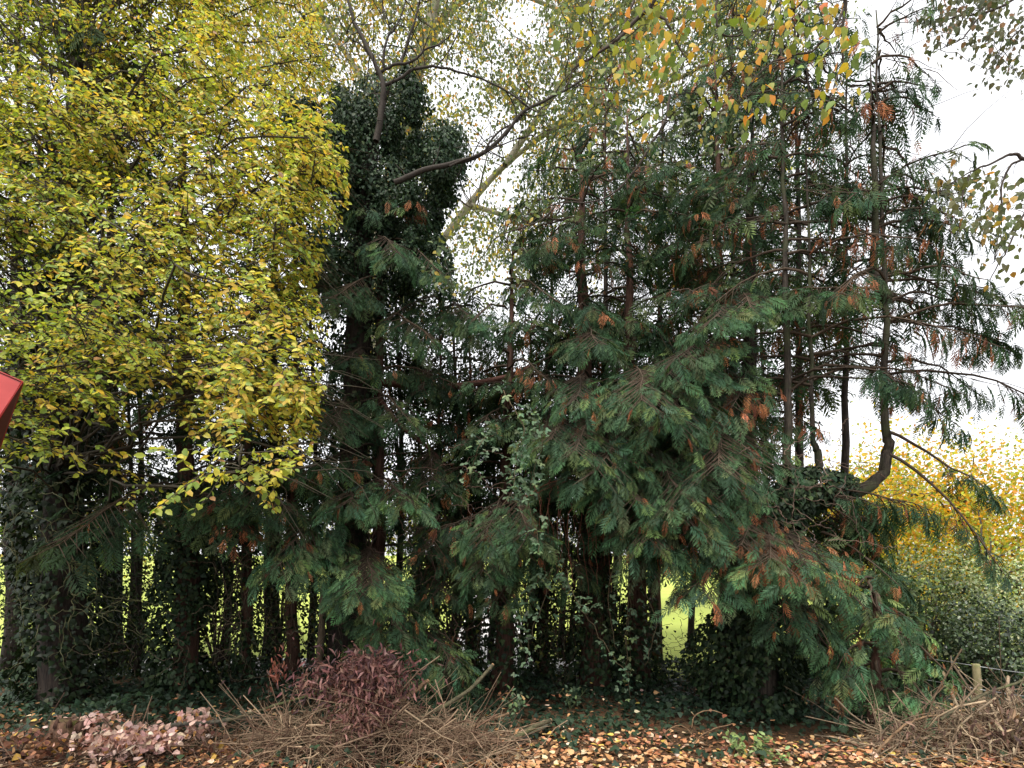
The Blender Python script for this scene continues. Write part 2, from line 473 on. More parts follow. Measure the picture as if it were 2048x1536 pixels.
def conifer_branch(mbw, mbf, mbd, rng, base, az, L, rise, droop, tone, near=True, start=0.22, dead=0.05, dens=1.0, r0=0.018, flen=0.21, hang=0.0, back=False):
    h = np.array([math.cos(az), math.sin(az), 0]); pr = np.array([-h[1], h[0], 0])
    n = 9; s = np.linspace(0, 1, n)
    sway = rng.normal(0, 0.12)
    pts = base + s[:, None] * L * h + (s ** 2)[:, None] * pr * sway * L
    pts[:, 2] += L * (rise * s - droop * s ** 2 + 0.12 * droop * s ** 4)
    pts = wiggle(rng, pts, 0.05)
    wc = np.array([0.06, 0.042, 0.028]) * rng.uniform(0.6, 1.3)
    tube(mbw, pts, np.linspace(r0, 0.004, n), 4, wc)
    nl = max(3, int(L / 0.052 * dens * (0.78 if back else 1)))
    fp, fD, fN, fs = [], [], [], []
    for i in range(nl):
        u = start + (1 - start) * (i + rng.uniform(0, 1)) / nl
        x = u * (n - 1); k = min(n - 2, int(x)); q = pts[k] + (pts[k + 1] - pts[k]) * (x - k)
        tn = nrm(pts[k + 1] - pts[k])
        sd = 1 if i % 2 else -1
        ll = L * (0.12 + 0.30 * (1 - u)) * rng.uniform(0.6, 1.2)
        ld = nrm(tn * 0.75 + pr * sd * rng.uniform(0.5, 1.0) + [0, 0, rng.uniform(-0.35, 0.1)])
        if ll > 0.18:
            e = q + ld * ll + [0, 0, -0.25 * ll]
            m_ = (q + e) / 2 + [0, 0, 0.06 * ll]
            tube(mbw, [q, e], [0.005, 0.002], 3, wc)
            steps = [0.35, 0.65, 1.0] if ll > 0.3 else [0.55, 1.0]
        else:
            steps = [1.0]; e = q + ld * ll
        for j, w in enumerate(steps):
            p = q + (e - q) * w
            s2 = (1 if j % 2 else -1)
            side = np.cross([0, 0, 1.0], ld)
            D = nrm(ld * (0.7 if w == 1.0 else 0.4) + side * s2 * (0.15 if w == 1.0 else 0.6) + [0, 0, -hang - rng.uniform(0.0, 0.55) ** 1.2] + rng.normal(0, 0.13, 3))
            fp.append(p); fD.append(D); fN.append(nrm(np.array([0, 0, 1.0]) + 0.5 * h + rng.normal(0, 0.28, 3)))
            fs.append(flen * rng.uniform(0.5, 1.4))
    if hang > 0:
        for k in (2, 3, 4, 5, 6):
            dv = nrm(h * rng.uniform(0.3, 1.0) + pr * rng.normal(0, 0.9) + [0, 0, rng.normal(-0.1, 0.25)])
            e = pts[k] + dv * rng.uniform(0.25, 0.6)
            tube(mbw, wiggle(rng, smooth_path([pts[k], (pts[k] + e) / 2 + [0, 0, 0.03], e], 4), 0.04), np.linspace(0.005, 0.002, 4), 3, wc)
    tn = nrm(pts[-1] - pts[-2])
    fp.append(pts[-1]); fD.append(nrm(tn + [0, 0, -0.3])); fN.append(nrm(h * 0.5 + [0, 0, 1.0])); fs.append(flen)
    fp, fD, fN, fs = map(np.array, (fp, fD, fN, fs))
    vis = (np.abs(fp[:, 0] / fp[:, 1]) < 1.02) & ((fp[:, 2] - CZ) / fp[:, 1] < 1.12)
    fp, fD, fN, fs = fp[vis], fD[vis], fN[vis], fs[vis]; m = len(fp)
    if m == 0: return 0
    isdead = rng.uniform(0, 1, m) < dead
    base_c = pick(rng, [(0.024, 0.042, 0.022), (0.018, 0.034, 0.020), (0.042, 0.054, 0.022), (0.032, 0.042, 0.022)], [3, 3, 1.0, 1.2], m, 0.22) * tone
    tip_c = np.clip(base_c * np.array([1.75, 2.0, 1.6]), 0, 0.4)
    TT = FROND if near else (FROND_T if back else FROND_S)
    if back: fs = fs * 1.2
    tid = rng.integers(0, len(TT), m)
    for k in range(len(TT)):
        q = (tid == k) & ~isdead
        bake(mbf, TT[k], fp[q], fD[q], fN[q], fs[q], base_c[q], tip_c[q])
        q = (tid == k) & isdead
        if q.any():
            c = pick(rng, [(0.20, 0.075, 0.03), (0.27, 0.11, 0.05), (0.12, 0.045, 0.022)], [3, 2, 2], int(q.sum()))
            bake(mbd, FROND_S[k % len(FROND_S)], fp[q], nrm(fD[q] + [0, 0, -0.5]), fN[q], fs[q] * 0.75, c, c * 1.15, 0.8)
    return m

def conifer(label, stems, d, nb, py_top, py_bot, Lbot, Ltop, tone=1.0, dead=0.05, ivy_to=None, ivy_r=0.22, ivy_n=0,
            start=0.36, dens=1.1, bark=None, azf=None, rise=0.28, droop=0.5, nf=None, name='conifer', group='conifers in the ivy-grown row', extra=(), far=False, thin=0.25, flen=0.21, hang=0.0):
    """stems: list of (pixel path, radius at foot); the first is the trunk"""
    rng = RG()
    base = P(stems[0][0][0][0], stems[0][0][0][1], d); base[2] = float(ground_z(base[0], base[1])) - 0.03
    t = thing(name, label, 'tree', base, group)
    nfr = 0; paths = []
    for i, (pp, r) in enumerate(stems):
        pts = np.array([P(q[0], q[1], d + (q[2] if len(q) > 2 else 0)) for q in pp])
        if i == 0: pts[0] = base
        n = max(10, 5 * len(pp)); pth = smooth_path(pts, n)
        pth[1:-1] += rng.normal(0, 0.012, (n - 2, 3)) * [1, 1, 0.2]
        rad = r * (1 - 0.93 * np.linspace(0, 1, n) ** 1.1)
        if i == 0: rad[0] *= 1.35
        mb = MB(); tube(mb, pth, rad, 10, lump=0.1, cap=True)
        mb.build('trunk' if i == 0 else 'stem', bark or M_BARK, t)
        paths.append((pth, rad))
    if ivy_to is not None:
        pth, rad = paths[0]
        zt = P(0, ivy_to, d)[2]
        q = pth[:, 2] <= zt
        q[:3] = True
        pp = pth[q]; mb = MB()
        ivy_shell(mb, rng, pp, np.linspace(ivy_r * 1.15, ivy_r * 0.8, len(pp)), ivy_n)
        mb.build('ivy', M_IVY, t, kind='stuff')
    zt, zb = P(0, py_top, d)[2], P(0, py_bot, d)[2]
    order = rng.permutation(nb)
    for i in range(nb):
        pth, rad = paths[int(rng.integers(0, len(paths)))] if len(paths) > 1 else paths[0]
        zlo, zhi = max(zb, pth[0, 2]), min(zt, pth[-1, 2])
        z = zlo + (zhi - zlo) * (order[i] + rng.uniform(0, 1)) / nb
        k = int(np.clip(np.searchsorted(pth[:, 2], z), 1, len(pth) - 1))
        a, b = pth[k - 1], pth[k]
        u = np.clip((z - a[2]) / max(1e-4, b[2] - a[2]), 0, 1)
        q = a + (b - a) * u
        f = (z - zb) / (zt - zb)
        qy = HY - (q[2] - CZ) / q[1] * F
        if 470 < qy < 700 and rng.uniform() < thin: continue
        L = (Lbot + (Ltop - Lbot) * f) * rng.uniform(0.65, 1.15)
        az = azf(rng) if azf else (i * 2.399 + rng.normal(0, 0.4))
        near = (math.sin(az) < -0.45) and not far and d < 7.1
        mw, mf, md = MB(), MB(), MB()
        st_ = start if not hang else start + 0.45 * float(np.clip((qy - 420) / 250, 0, 1))
        dd = dead * (3.2 if rng.uniform() < 0.3 else 0.5)
        nfr += conifer_branch(mw, mf, md, rng, q, az, L, rise * rng.uniform(0.5, 1.4), droop * rng.uniform(0.7, 1.3), tone * rng.uniform(0.85, 1.35), near, st_, dd, dens, flen=flen, hang=hang, back=(math.sin(az) > 0.3 or d > 8.0))
        br = mw.build('branch', M_TWIG, t)
        mf.build('spray', M_FROND, br, kind='stuff')
        md.build('dead_spray', M_DRY, br, kind='stuff')
    for (bx, by, tx, ty, dt, dd, tone2) in extra:           # boughs that the photograph shows one by one
        q = P(bx, by, d); e = P(tx, ty, dt); w = e - q
        L = math.hypot(w[0], w[1]); az = math.atan2(w[1], w[0])
        dr = 0.45; rs = (w[2] / max(L, 0.1)) + dr * 0.88
        mw, mf, md = MB(), MB(), MB()
        nfr += conifer_branch(mw, mf, md, rng, q, az, max(L, 0.3), rs, dr, 1.12 * tone2 * rng.uniform(0.75, 1.25), True, 0.5, dd, 1.35, flen=0.17)
        br = mw.build('branch', M_TWIG, t)
        mf.build('spray', M_FROND, br, kind='stuff')
        md.build('dead_spray', M_DRY, br, kind='stuff')
    return t, paths, nfr

TOT = 0
def add_conifer(*a, **k):
    global TOT
    t, p, n = conifer(*a, **k); TOT += n
    return t, p

# ------------------------------------------------------------------ the row of conifers, left to right
for args in (('dark conifer at the far left, seen through the yellow leaves', [([(30, 1345), (34, 700), (40, -120)], 0.15)], 8.0, 46, -80, 1050, 1.9, 1.0),
             ('dark conifer between the two thick ivy-clad trunks at left', [([(225, 1335), (222, 700), (215, 20)], 0.14)], 8.3, 46, 40, 1020, 1.8, 0.8),
             ('dark conifer behind the right edge of the yellow leaves', [([(545, 1335), (548, 700), (552, 300)], 0.12)], 8.4, 36, 330, 1020, 1.5, 0.7)):
    add_conifer(*args, tone=0.6, far=True, dens=0.95, bark=M_BARK_D, thin=0.0, start=0.1)
add_conifer('dark conifer with a reddish ivy-wrapped trunk behind the yellow-leaved tree', [([(375, 1372), (372, 1000), (366, 500), (362, 120)], 0.15)], 7.0, 34, 180, 1000, 1.9, 1.0,
            tone=0.8, ivy_to=880, ivy_r=0.4, ivy_n=5200, dead=0.06,
            extra=[(385, 1000, 350, 1010, 5.6, 0.08, 1.25), (390, 960, 540, 1020, 5.5, 0.05, 1.2), (390, 1010, 470, 1060, 5.6, 0.3, 1.1)])
add_conifer('slender ivy-coated conifer right of the reddish ivy-wrapped trunk', [([(490, 1365), (498, 900), (510, 420)], 0.08)], 7.4, 22, 430, 900, 1.3, 0.7,
            tone=0.7, ivy_to=900, ivy_r=0.2, ivy_n=1700, far=True)
add_conifer('conifer with brown bare foot just left of the leaning pale stake', [([(585, 1358), (588, 900), (592, 500)], 0.09)], 7.5, 20, 520, 1010, 1.4, 0.8,
            tone=0.8, far=True, extra=[(590, 980, 450, 1010, 6.2, 0.06, 1.1), (590, 1020, 600, 1120, 6.0, 0.05, 1.3)])
add_conifer('conifer beneath the dense ivy crown, fern-like boughs over the purple brush', [([(752, 1368), (755, 900), (760, 600), (764, 400)], 0.1)], 7.3, 34, 410, 1130, 1.5, 0.9,
            tone=0.95, dead=0.07,
            extra=[(740, 990, 640, 1010, 5.6, 0.03, 2.17), (750, 985, 790, 1000, 5.5, 0.03, 2.17), (745, 1060, 620, 1130, 5.3, 0.05, 2.32),
                   (750, 1080, 700, 1170, 5.2, 0.03, 2.32), (750, 1090, 790, 1180, 5.3, 0.08, 2.03), (720, 800, 650, 850, 5.8, 0.02, 1.4),
                   (740, 790, 790, 840, 5.8, 0.03, 1.3), (755, 480, 740, 500, 5.9, 0.0, 1.3), (757, 480, 860, 540, 6.1, 0.0, 1.3), (757, 560, 700, 600, 5.9, 0.02, 1.3),
                   (757, 1160, 850, 1270, 5.6, 0.06, 1.74), (757, 1200, 900, 1320, 5.6, 0.06, 1.59), (757, 1220, 820, 1340, 5.5, 0.02, 1.59), (757, 1160, 780, 1250, 5.4, 0.05, 1.89), (757, 1240, 930, 1380, 5.8, 0.05, 1.45), (757, 900, 690, 930, 5.8, 0.1, 1.45), (757, 640, 840, 680, 6.0, 0.02, 1.1), (757, 700, 680, 720, 6.0, 0.05, 0.9), (750, 980, 560, 1090, 5.6, 0.05, 2.03)])
add_conifer('thin dark conifer stem between the ivy-crowned tree and the trailing bramble', [([(870, 1362), (876, 950), (884, 560)], 0.06)], 8.0, 20, 580, 1150, 1.2, 0.7, tone=0.75, far=True, ivy_to=900, ivy_r=0.15, ivy_n=900,
            extra=[(876, 1000, 900, 1090, 6.0, 0.1, 1.0), (876, 1100, 930, 1180, 6.0, 0.15, 1.0), (880, 900, 850, 960, 6.2, 0.1, 0.9), (880, 600, 830, 640, 6.6, 0.02, 1.15), (880, 600, 930, 640, 6.4, 0.04, 1.15), (876, 700, 870, 780, 6.6, 0.05, 1.0)])
add_conifer('thin conifer stem just left of the trailing bramble', [([(940, 1366), (938, 950), (945, 600)], 0.07)], 8.2, 18, 600, 1150, 1.2, 0.7, tone=0.75, far=True, ivy_to=950, ivy_r=0.15, ivy_n=900)
add_conifer('conifer with a reddish trunk where the pale track shows on both sides', [([(1005, 1372), (1012, 950), (1025, 500)], 0.13)], 7.0, 30, 500, 1120, 1.6, 0.8,
            tone=0.95, dead=0.1, ivy_to=950, ivy_r=0.2, ivy_n=1200,
            extra=[(1010, 1060, 960, 1150, 5.4, 0.05, 1.2), (1010, 1100, 1050, 1200, 5.6, 0.1, 1.1), (1010, 620, 960, 640, 6.0, 0.02, 1.1), (1010, 820, 980, 850, 6.0, 0.1, 0.9), (1015, 980, 990, 1080, 5.3, 0.02, 1.6), (1015, 1000, 1060, 1070, 5.2, 0.02, 1.7), (1012, 740, 1100, 760, 5.8, 0.5, 1.2), (1015, 560, 1080, 600, 5.9, 0.02, 1.4)])
add_conifer('conifer with a narrow brown trunk just right of the trailing bramble', [([(1085, 1378), (1092, 900), (1105, 420)], 0.09)], 7.8, 34, 440, 1060, 1.5, 0.8, tone=0.9, dead=0.08, ivy_to=900, ivy_r=0.18, ivy_n=1300,
            extra=[(1090, 1060, 1120, 1150, 5.8, 0.1, 1.2), (1090, 1000, 1050, 1110, 5.8, 0.2, 1.1), (1092, 820, 1060, 870, 5.8, 0.05, 1.3)])
add_conifer('conifer with a thick dark trunk behind the hanging vines', [([(1190, 1384), (1178, 900), (1165, 600), (1160, 250)], 0.17)], 7.0, 60, 270, 1060, 1.8, 0.8,
            tone=1.1, dead=0.08, ivy_to=1020, ivy_r=0.27, ivy_n=1800,
            extra=[(1180, 820, 1110, 880, 5.2, 0.03, 1.5), (1180, 820, 1200, 900, 5.0, 0.03, 1.6), (1180, 760, 1150, 800, 5.2, 0.12, 1.4), (1178, 900, 1230, 1000, 5.0, 0.05, 1.5)])
add_conifer('ivy-wrapped conifer standing left of the bright green field gap', [([(1278, 1386), (1268, 900), (1258, 600), (1254, 220)], 0.13)], 7.2, 56, 240, 1040, 1.8, 0.8,
            tone=1.05, dead=0.09, ivy_to=980, ivy_r=0.27, ivy_n=2000, start=0.26,
            extra=[(1270, 760, 1300, 800, 4.9, 0.02, 1.7), (1270, 830, 1270, 940, 4.9, 0.06, 1.5), (1268, 880, 1330, 990, 4.9, 0.05, 1.6), (1268, 950, 1260, 1080, 5.0, 0.12, 1.4)])
add_conifer('thin conifer rising behind the bright green field gap', [([(1310, 1322), (1318, 800), (1325, 180)], 0.10)], 9.2, 46, 200, 800, 1.6, 0.8, tone=0.85, far=True)
add_conifer('dark conifer behind the field gap, left of the darkest upper trunk', [([(1455, 1350), (1442, 700), (1428, 100)], 0.12)], 8.2, 56, 130, 880, 1.7, 0.8, tone=0.95, dead=0.07,
            extra=[(1434, 700, 1420, 740, 5.2, 0.02, 1.7), (1434, 760, 1380, 830, 5.0, 0.04, 1.6), (1434, 820, 1450, 930, 4.9, 0.04, 1.6), (1434, 870, 1400, 1010, 4.9, 0.06, 1.5)])
add_conifer('conifer with the darkest upper trunk left of the bare mossy stems', [([(1497, 1395), (1500, 700), (1502, 200)], 0.15)], 6.9, 54, 220, 1000, 1.7, 0.8,
            tone=1.05, dead=0.12, bark=M_BARK_D, azf=lambda r: r.normal(PI * 1.12, 0.75),
            extra=[(1500, 590, 1480, 620, 5.5, 0.02, 1.6), (1500, 640, 1380, 650, 5.5, 0.02, 1.4), (1500, 600, 1560, 620, 5.7, 0.02, 1.5), (1500, 690, 1330, 720, 5.4, 0.05, 1.3), (1500, 760, 1530, 810, 5.3, 0.85, 1.0),
                   (1500, 960, 1420, 1040, 4.9, 0.12, 1.6), (1510, 1060, 1560, 1120, 4.6, 0.3, 1.7), (1510, 1060, 1640, 1130, 4.6, 0.3, 1.6), (1510, 1080, 1490, 1170, 4.8, 0.15, 1.5),
                   (1510, 1040, 1500, 1090, 4.8, 0.6, 1.5)])
for args in (('slim conifer behind the twin-stemmed elbow conifer, left of its hooked stem', [([(1688, 1330), (1690, 700), (1694, 60)], 0.07)], 7.6, 34, 90, 720, 1.1, 0.5),
             ('slim conifer behind the two straight bare stems', [([(1600, 1335), (1598, 700), (1590, -60)], 0.08)], 7.9, 44, -40, 760, 1.3, 0.7),
             ('tall thin conifer behind the overhanging orange leaves', [([(1470, 1335), (1468, 700), (1462, -60)], 0.08)], 8.8, 46, -40, 600, 1.5, 0.7),
             ('tall thin conifer left of the overhanging orange leaves', [([(1215, 1330), (1212, 700), (1210, 130)], 0.08)], 9.0, 36, 150, 620, 1.5, 0.7)):
    add_conifer(*args, tone=0.9, far=True, dens=0.95, dead=0.14, bark=M_BARK_D, thin=0.0, start=0.2, flen=0.18)
t12, p12 = add_conifer('conifer whose bare stems bend up from one ivy-swathed trunk, one like an elbow',
            [([(1515, 1418), (1522, 1200), (1535, 1000)], 0.2),
             ([(1545, 1010), (1575, 920), (1574, 700), (1566, 300), (1558, -20)], 0.06),
             ([(1560, 1000), (1622, 965), (1637, 905), (1622, 850), (1618, 500), (1610, 60)], 0.055),
             ([(1560, 985), (1640, 985), (1715, 982), (1762, 950), (1777, 895), (1768, 830), (1772, 600), (1758, 300), (1752, 20)], 0.088),
             ([(1772, 600), (1752, 520), (1748, 300), (1742, 120)], 0.06)],
            6.0, 132, 10, 790, 1.4, 0.5, tone=1.25, dead=0.14, bark=M_BARK_G, start=0.16, dens=0.85, rise=0.42, droop=0.75, hang=0.5, thin=0.0, flen=0.2,
            azf=lambda r: r.normal(0.1, 0.6) if r.uniform() < 0.5 else r.uniform(-0.25 * PI, 1.25 * PI),
            extra=[(1770, 860, 1990, 1000, 5.6, 0.1, 1.0), (1775, 900, 2010, 1150, 5.2, 0.12, 1.0), (1770, 640, 2040, 700, 5.8, 0.05, 0.8),
                   (1770, 560, 2000, 620, 6.0, 0.05, 0.8), (1640, 1060, 1800, 1170, 5.3, 0.08, 1.2), (1560, 1090, 1690, 1150, 5.0, 0.2, 1.4), (1560, 1100, 1720, 1220, 5.0, 0.1, 1.5), (1540, 1150, 1650, 1290, 5.0, 0.1, 1.5), (1540, 1150, 1590, 1250, 4.9, 0.15, 1.4), (1540, 1200, 1690, 1370, 5.1, 0.05, 1.4), (1560, 1090, 1620, 1180, 4.9, 0.4, 1.4)])
rng = RG()
mb = MB()
ivy_shell(mb, rng, [P(1510, 1418, 6.0), P(1515, 1250, 5.95), P(1530, 1100, 5.95), P(1560, 985, 6.0)], np.array([0.56, 0.58, 0.5, 0.34]), 13000, 0.056, depth=0.75, T=IVY_S, thin=-0.7, lump=0.5)
ivy_shell(mb, rng, [P(1560, 985, 6.0), P(1640, 975, 6.0), P(1705, 970, 6.0)], np.array([0.3, 0.22, 0.12]), 1300, 0.07, depth=0.5)
mb.build('ivy', M_IVY, t12, kind='stuff')
add_conifer('low conifer sweeping to the ground left of the wire fence', [([(1748, 1458), (1752, 1300), (1742, 1150)], 0.07)], 5.4, 30, 1130, 1420, 0.7, 0.5, tone=2.6, dead=0.12, droop=0.9, flen=0.15,
            extra=[(1745, 1200, 1850, 1330, 5.0, 0.03, 2.3), (1745, 1250, 1830, 1400, 5.0, 0.05, 2.3), (1745, 1180, 1790, 1290, 4.9, 0.05, 2.3), (1745, 1250, 1690, 1390, 5.0, 0.1, 2.3), (1748, 1320, 1800, 1440, 5.0, 0.15, 2.0)])

# ------------------------------------------------------------------ ivy-crowned tree in the middle
rng = RG()
D5 = 7.2
b = P(690, 1370, D5); b[2] = 0
t = thing('ivy_clad_tree', 'tall tree smothered in a dark dome of ivy with crooked bare limbs above', 'tree', b)
tp = smooth_path([b, P(700, 1100, D5), P(712, 800, D5), P(725, 500, D5), P(745, 250, D5)], 24)
mb = MB(); tube(mb, tp, np.linspace(0.24, 0.1, 24), 12, lump=0.12, cap=True); mb.build('trunk', M_BARK_D, t)
mb = MB()
ivy_shell(mb, rng, tp[:16], np.linspace(0.34, 0.3, 16), 3000, 0.06)
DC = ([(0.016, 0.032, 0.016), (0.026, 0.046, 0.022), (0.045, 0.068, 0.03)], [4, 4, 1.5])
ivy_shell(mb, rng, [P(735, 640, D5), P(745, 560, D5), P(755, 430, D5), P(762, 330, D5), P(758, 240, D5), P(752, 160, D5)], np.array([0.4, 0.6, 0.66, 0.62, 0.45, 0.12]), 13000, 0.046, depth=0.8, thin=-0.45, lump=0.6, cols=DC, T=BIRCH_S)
for k in range(62):
    py = rng.uniform(165, 570); hw = np.interp(py, [150, 220, 300, 430, 560], [65, 130, 158, 165, 130])
    cx = 748 + hw * rng.uniform(-1, 1); rr = rng.uniform(0.12, 0.36)
    c = P(cx, py, D5 + rng.uniform(-0.7, 0.5)); lean = np.array([(cx - 758) / 150 * 0.5, 0, rng.uniform(-0.2, 0.4)]) * rr
    ivy_shell(mb, rng, [c - [0, 0, rr * 1.2], c, c + [0, 0, rr] + lean], np.array([rr * 0.35, rr, rr * 0.3]), int(4600 * rr), 0.045, depth=1.0, lump=0.6, thin=-0.7, cols=DC, T=BIRCH_S)
for k in range(16):      # trailing shoots
    py = rng.uniform(180, 560); cx = 758 + rng.choice([-1, 1]) * rng.uniform(70, 135); c = P(cx, py, D5 - rng.uniform(0.2, 0.9))
    ivy_shell(mb, rng, [c, c + [0.05, 0, -0.2], c + [rng.normal(0, 0.08), 0, -rng.uniform(0.35, 0.7)]], np.array([0.07, 0.05, 0.03]), 60, 0.055, depth=1.0, thin=-2, cols=DC)
mb.build('ivy', M_IVY, t, kind='stuff')
LIMBS = [([(752, 280), (765, 215), (762, 170), (735, 110), (712, 60), (700, 20), (690, -30)], 0.06),
         ([(735, 110), (712, 85), (692, 70)], 0.018),
         ([(752, 150), (780, 135), (830, 125), (850, 105), (885, 90), (905, 65)], 0.028),
         ([(765, 172), (800, 160), (830, 143), (880, 140), (925, 150), (1000, 178), (1050, 210), (1075, 225)], 0.028),
         ([(768, 135), (778, 80), (790, 62), (805, 20), (815, -20)], 0.025),
         ([(790, 62), (770, 40), (765, 5)], 0.015),
         ([(803, 130), (815, 85), (835, 20), (845, -20)], 0.03),
         ([(790, 365), (830, 352), (900, 330), (960, 312), (1010, 270), (1050, 225), (1100, 200), (1180, 150)], 0.05),
         ([(970, 308), (1000, 260), (1040, 235), (1060, 180)], 0.022),
         ([(900, 330), (985, 300), (1060, 270)], 0.02), ([(755, 240), (765, 200), (770, 180)], 0.02)]
for pp, r in LIMBS:
    d0 = D5 - 0.9
    pth = wiggle(rng, smooth_path([P(x, y, d0) for x, y in pp], 4 * len(pp)), 0.03)
    mb = MB(); n = len(pth)
    tube(mb, pth, np.linspace(r * 0.62, r * 0.22, n), 6, (0.035, 0.028, 0.022))
    for k in range(3, n, 2):
        e = pth[k] + rng.normal(0, 0.22, 3) + [0, 0, 0.05]
        tube(mb, wiggle(rng, smooth_path([pth[k], (pth[k] + e) / 2, e], 5), 0.03), np.linspace(0.008, 0.003, 5), 3, (0.035, 0.028, 0.022))
    mb.build('limb', M_TWIG, t)
# a reddish bough running right at head height behind the fronds, and a slanting one below
for pp, r in (([(720, 760), (800, 768), (870, 775), (930, 770), (1010, 755), (1060, 735)], 0.055), ([(760, 800), (800, 850), (850, 890), (890, 930)], 0.035)):
    mb = MB(); pth = smooth_path([P(x, y, D5 - 0.1) for x, y in pp], 16)
    tube(mb, pth, np.linspace(r, r * 0.6, 16), 7, (0.09, 0.04, 0.03)); mb.build('limb', M_TWIG, t)

# ------------------------------------------------------------------ yellow-leaved tree on the left
rng = RG()
DY = 6.4
b = P(125, 1400, DY); b[2] = float(ground_z(b[0], b[1]))
t = thing('yellow_leaved_tree', 'broad tree with drooping yellow and lime green leaves filling the left side', 'tree', b)
tp = smooth_path([b, P(130, 1100, DY), P(125, 700, DY), P(150, 350, DY), P(170, 0, DY + .2), P(200, -300, DY + .4)], 30)
mb = MB(); tube(mb, tp, np.linspace(0.24, 0.03, 30), 12, lump=0.12); mb.build('trunk', M_BARK_D, t)
mb = MB(); ivy_shell(mb, rng, tp[:15], np.linspace(0.52, 0.42, 15), 8500, 0.065, depth=0.5, thin=-0.7, cols=([(0.009, 0.016, 0.008), (0.014, 0.024, 0.010), (0.026, 0.038, 0.016)], [4, 3, 1])); mb.build('ivy', M_IVY, t, kind='stuff')  # ivy colours darkened, the canopy's shade put into them
EDGE = np.array([(-250, 590), (0, 620), (100, 630), (200, 660), (280, 672), (400, 680), (480, 640), (560, 612), (650, 625), (720, 625), (800, 625), (900, 610), (960, 540)])
def yedge(y): return np.interp(y, EDGE[:, 0], EDGE[:, 1])
Lp, LD, LN, Ls, Lc = [], [], [], [], []
YC = [(0.19, 0.27, 0.05), (0.37, 0.42, 0.06), (0.53, 0.47, 0.07), (0.56, 0.39, 0.07), (0.38, 0.20, 0.08)]
NB = 300
for ib in range(NB):
    while True:
        py = rng.uniform(-230, 925); px = rng.uniform(-260, 690)
        if px > yedge(py) - rng.exponential(25): continue
        if py > 500 and px < 430 and rng.uniform() > 0.40: continue
        
        if py > 830 and px > 260 and px < 440: continue
        break
    u = np.clip(py / 900, -0.25, 1)
    d = 6.0 - 2.5 * u + rng.uniform(-0.3, 1.3) * (1.1 - 0.5 * u)
    e = P(px, py, d)
    zt = np.clip(e[2] * 0.75 + 0.6, 2.2, tp[-1, 2])
    k = int(np.argmin(np.abs(tp[:, 2] - zt))); q = tp[k]
    mid = (q + e) / 2 + [0, 0, 0.25 + 0.1 * rng.uniform()]
    bough = wiggle(rng, smooth_path([q, mid, e + [0, 0, 0.12], e], 14), 0.3)
    mw = MB(); wc = np.array([0.045, 0.038, 0.026]) * rng.uniform(0.7, 1.4)
    tube(mw, bough, np.linspace(0.016, 0.004, 14), 4, wc)
    bw = bough[-1] - bough[7]; bw[2] = 0; bd = nrm(bw)
    yel = np.clip(0.20 + 0.38 * (px / 650) + 0.16 * (1 - u) + rng.normal(0, 0.18), 0.05, 0.95)
    ns = 17 if py < 400 or px > 430 else 10
    for s in range(ns):
        x = 13 * (0.42 + 0.58 * (s + rng.uniform()) / ns); kk = min(12, int(x))
        p0 = bough[kk] + (bough[kk + 1] - bough[kk]) * (x - kk)
        sd = np.cross(bd, [0, 0, 1.0]) * (1 if s % 2 else -1)
        dv = nrm(bd * rng.uniform(0.2, 0.9) + sd * rng.uniform(0.3, 1.0) + [0, 0, rng.uniform(-0.7, 0.25)])
        ll = rng.uniform(0.3, 0.65)
        e2 = p0 + dv * ll + [0, 0, -0.12 * rng.uniform()]
        tw = wiggle(rng, smooth_path([p0, (p0 + e2) / 2 + [0, 0, 0.05], e2], 4), 0.05)
        tube(mw, tw, np.linspace(0.005, 0.0018, 4), 3, wc * 1.3)
        nl = int(ll / 0.029)
        for j in range(nl):
            w = (0.15 + 0.85 * (j + rng.uniform(0, 0.6)) / nl) * 3; kj = min(2, int(w))
            pp = tw[kj] + (tw[kj + 1] - tw[kj]) * (w - kj)
            ps = pp @ [1, 0, 0] / pp[1] * F + 1024
            if ps > yedge(HY - (pp[2] - CZ) / pp[1] * F) + 18: continue
            lat = nrm(np.cross(dv, [0, 0, 1.0])) * (1 if j % 2 else -1)
            D = nrm(dv * 0.5 + lat * 0.9 + [0, 0, -rng.uniform(0.05, 0.6)] + rng.normal(0, 0.25, 3))
            Lp.append(pp + rng.normal(0, 0.012, 3)); LD.append(D)
            LN.append(nrm(np.array([0, -0.6, 0.9]) + rng.normal(0, 0.5, 3)))
            Ls.append(0.056 * rng.uniform(0.65, 1.2))
            Lc.append(YC[rng.choice(5, p=np.array([1.2 * (1 - yel), 1.25 * (1 - 0.6 * yel), 1.5 * yel, 0.8 * yel, 0.05]) / (1.2 * (1 - yel) + 1.25 * (1 - 0.6 * yel) + 2.3 * yel + 0.05))])
    mw.build('branch', M_TWIG, t)
Lp, LD, LN, Ls, Lc = map(np.array, (Lp, LD, LN, Ls, Lc))
Lc = np.clip(Lc * rng.normal(1, 0.16, (len(Lc), 1)), 0.01, 0.8)
dist = np.linalg.norm(Lp - [0, 0, CZ], axis=1)
pxs = Lp[:, 0] / Lp[:, 1] * F + 1024; pys = HY - (Lp[:, 2] - CZ) / Lp[:, 1] * F
order = np.argsort(dist + 1000 * ((pxs < 0) | (pys < 0)))
big, rest = order[:300], order[300:]
leaf_parts('leaf', OVAL, M_LEAF, t, Lp[big], LD[big], LN[big], Ls[big] * 1.1, Lc[big])
mb = MB(); bake(mb, OVAL_S, Lp[rest], LD[rest], LN[rest], Ls[rest], Lc[rest], Lc[rest] * 0.92, rng.uniform(0.8, 1.15, len(rest)))
mb.build('leaves', M_LEAF, t, kind='stuff')
NY = len(Lp)

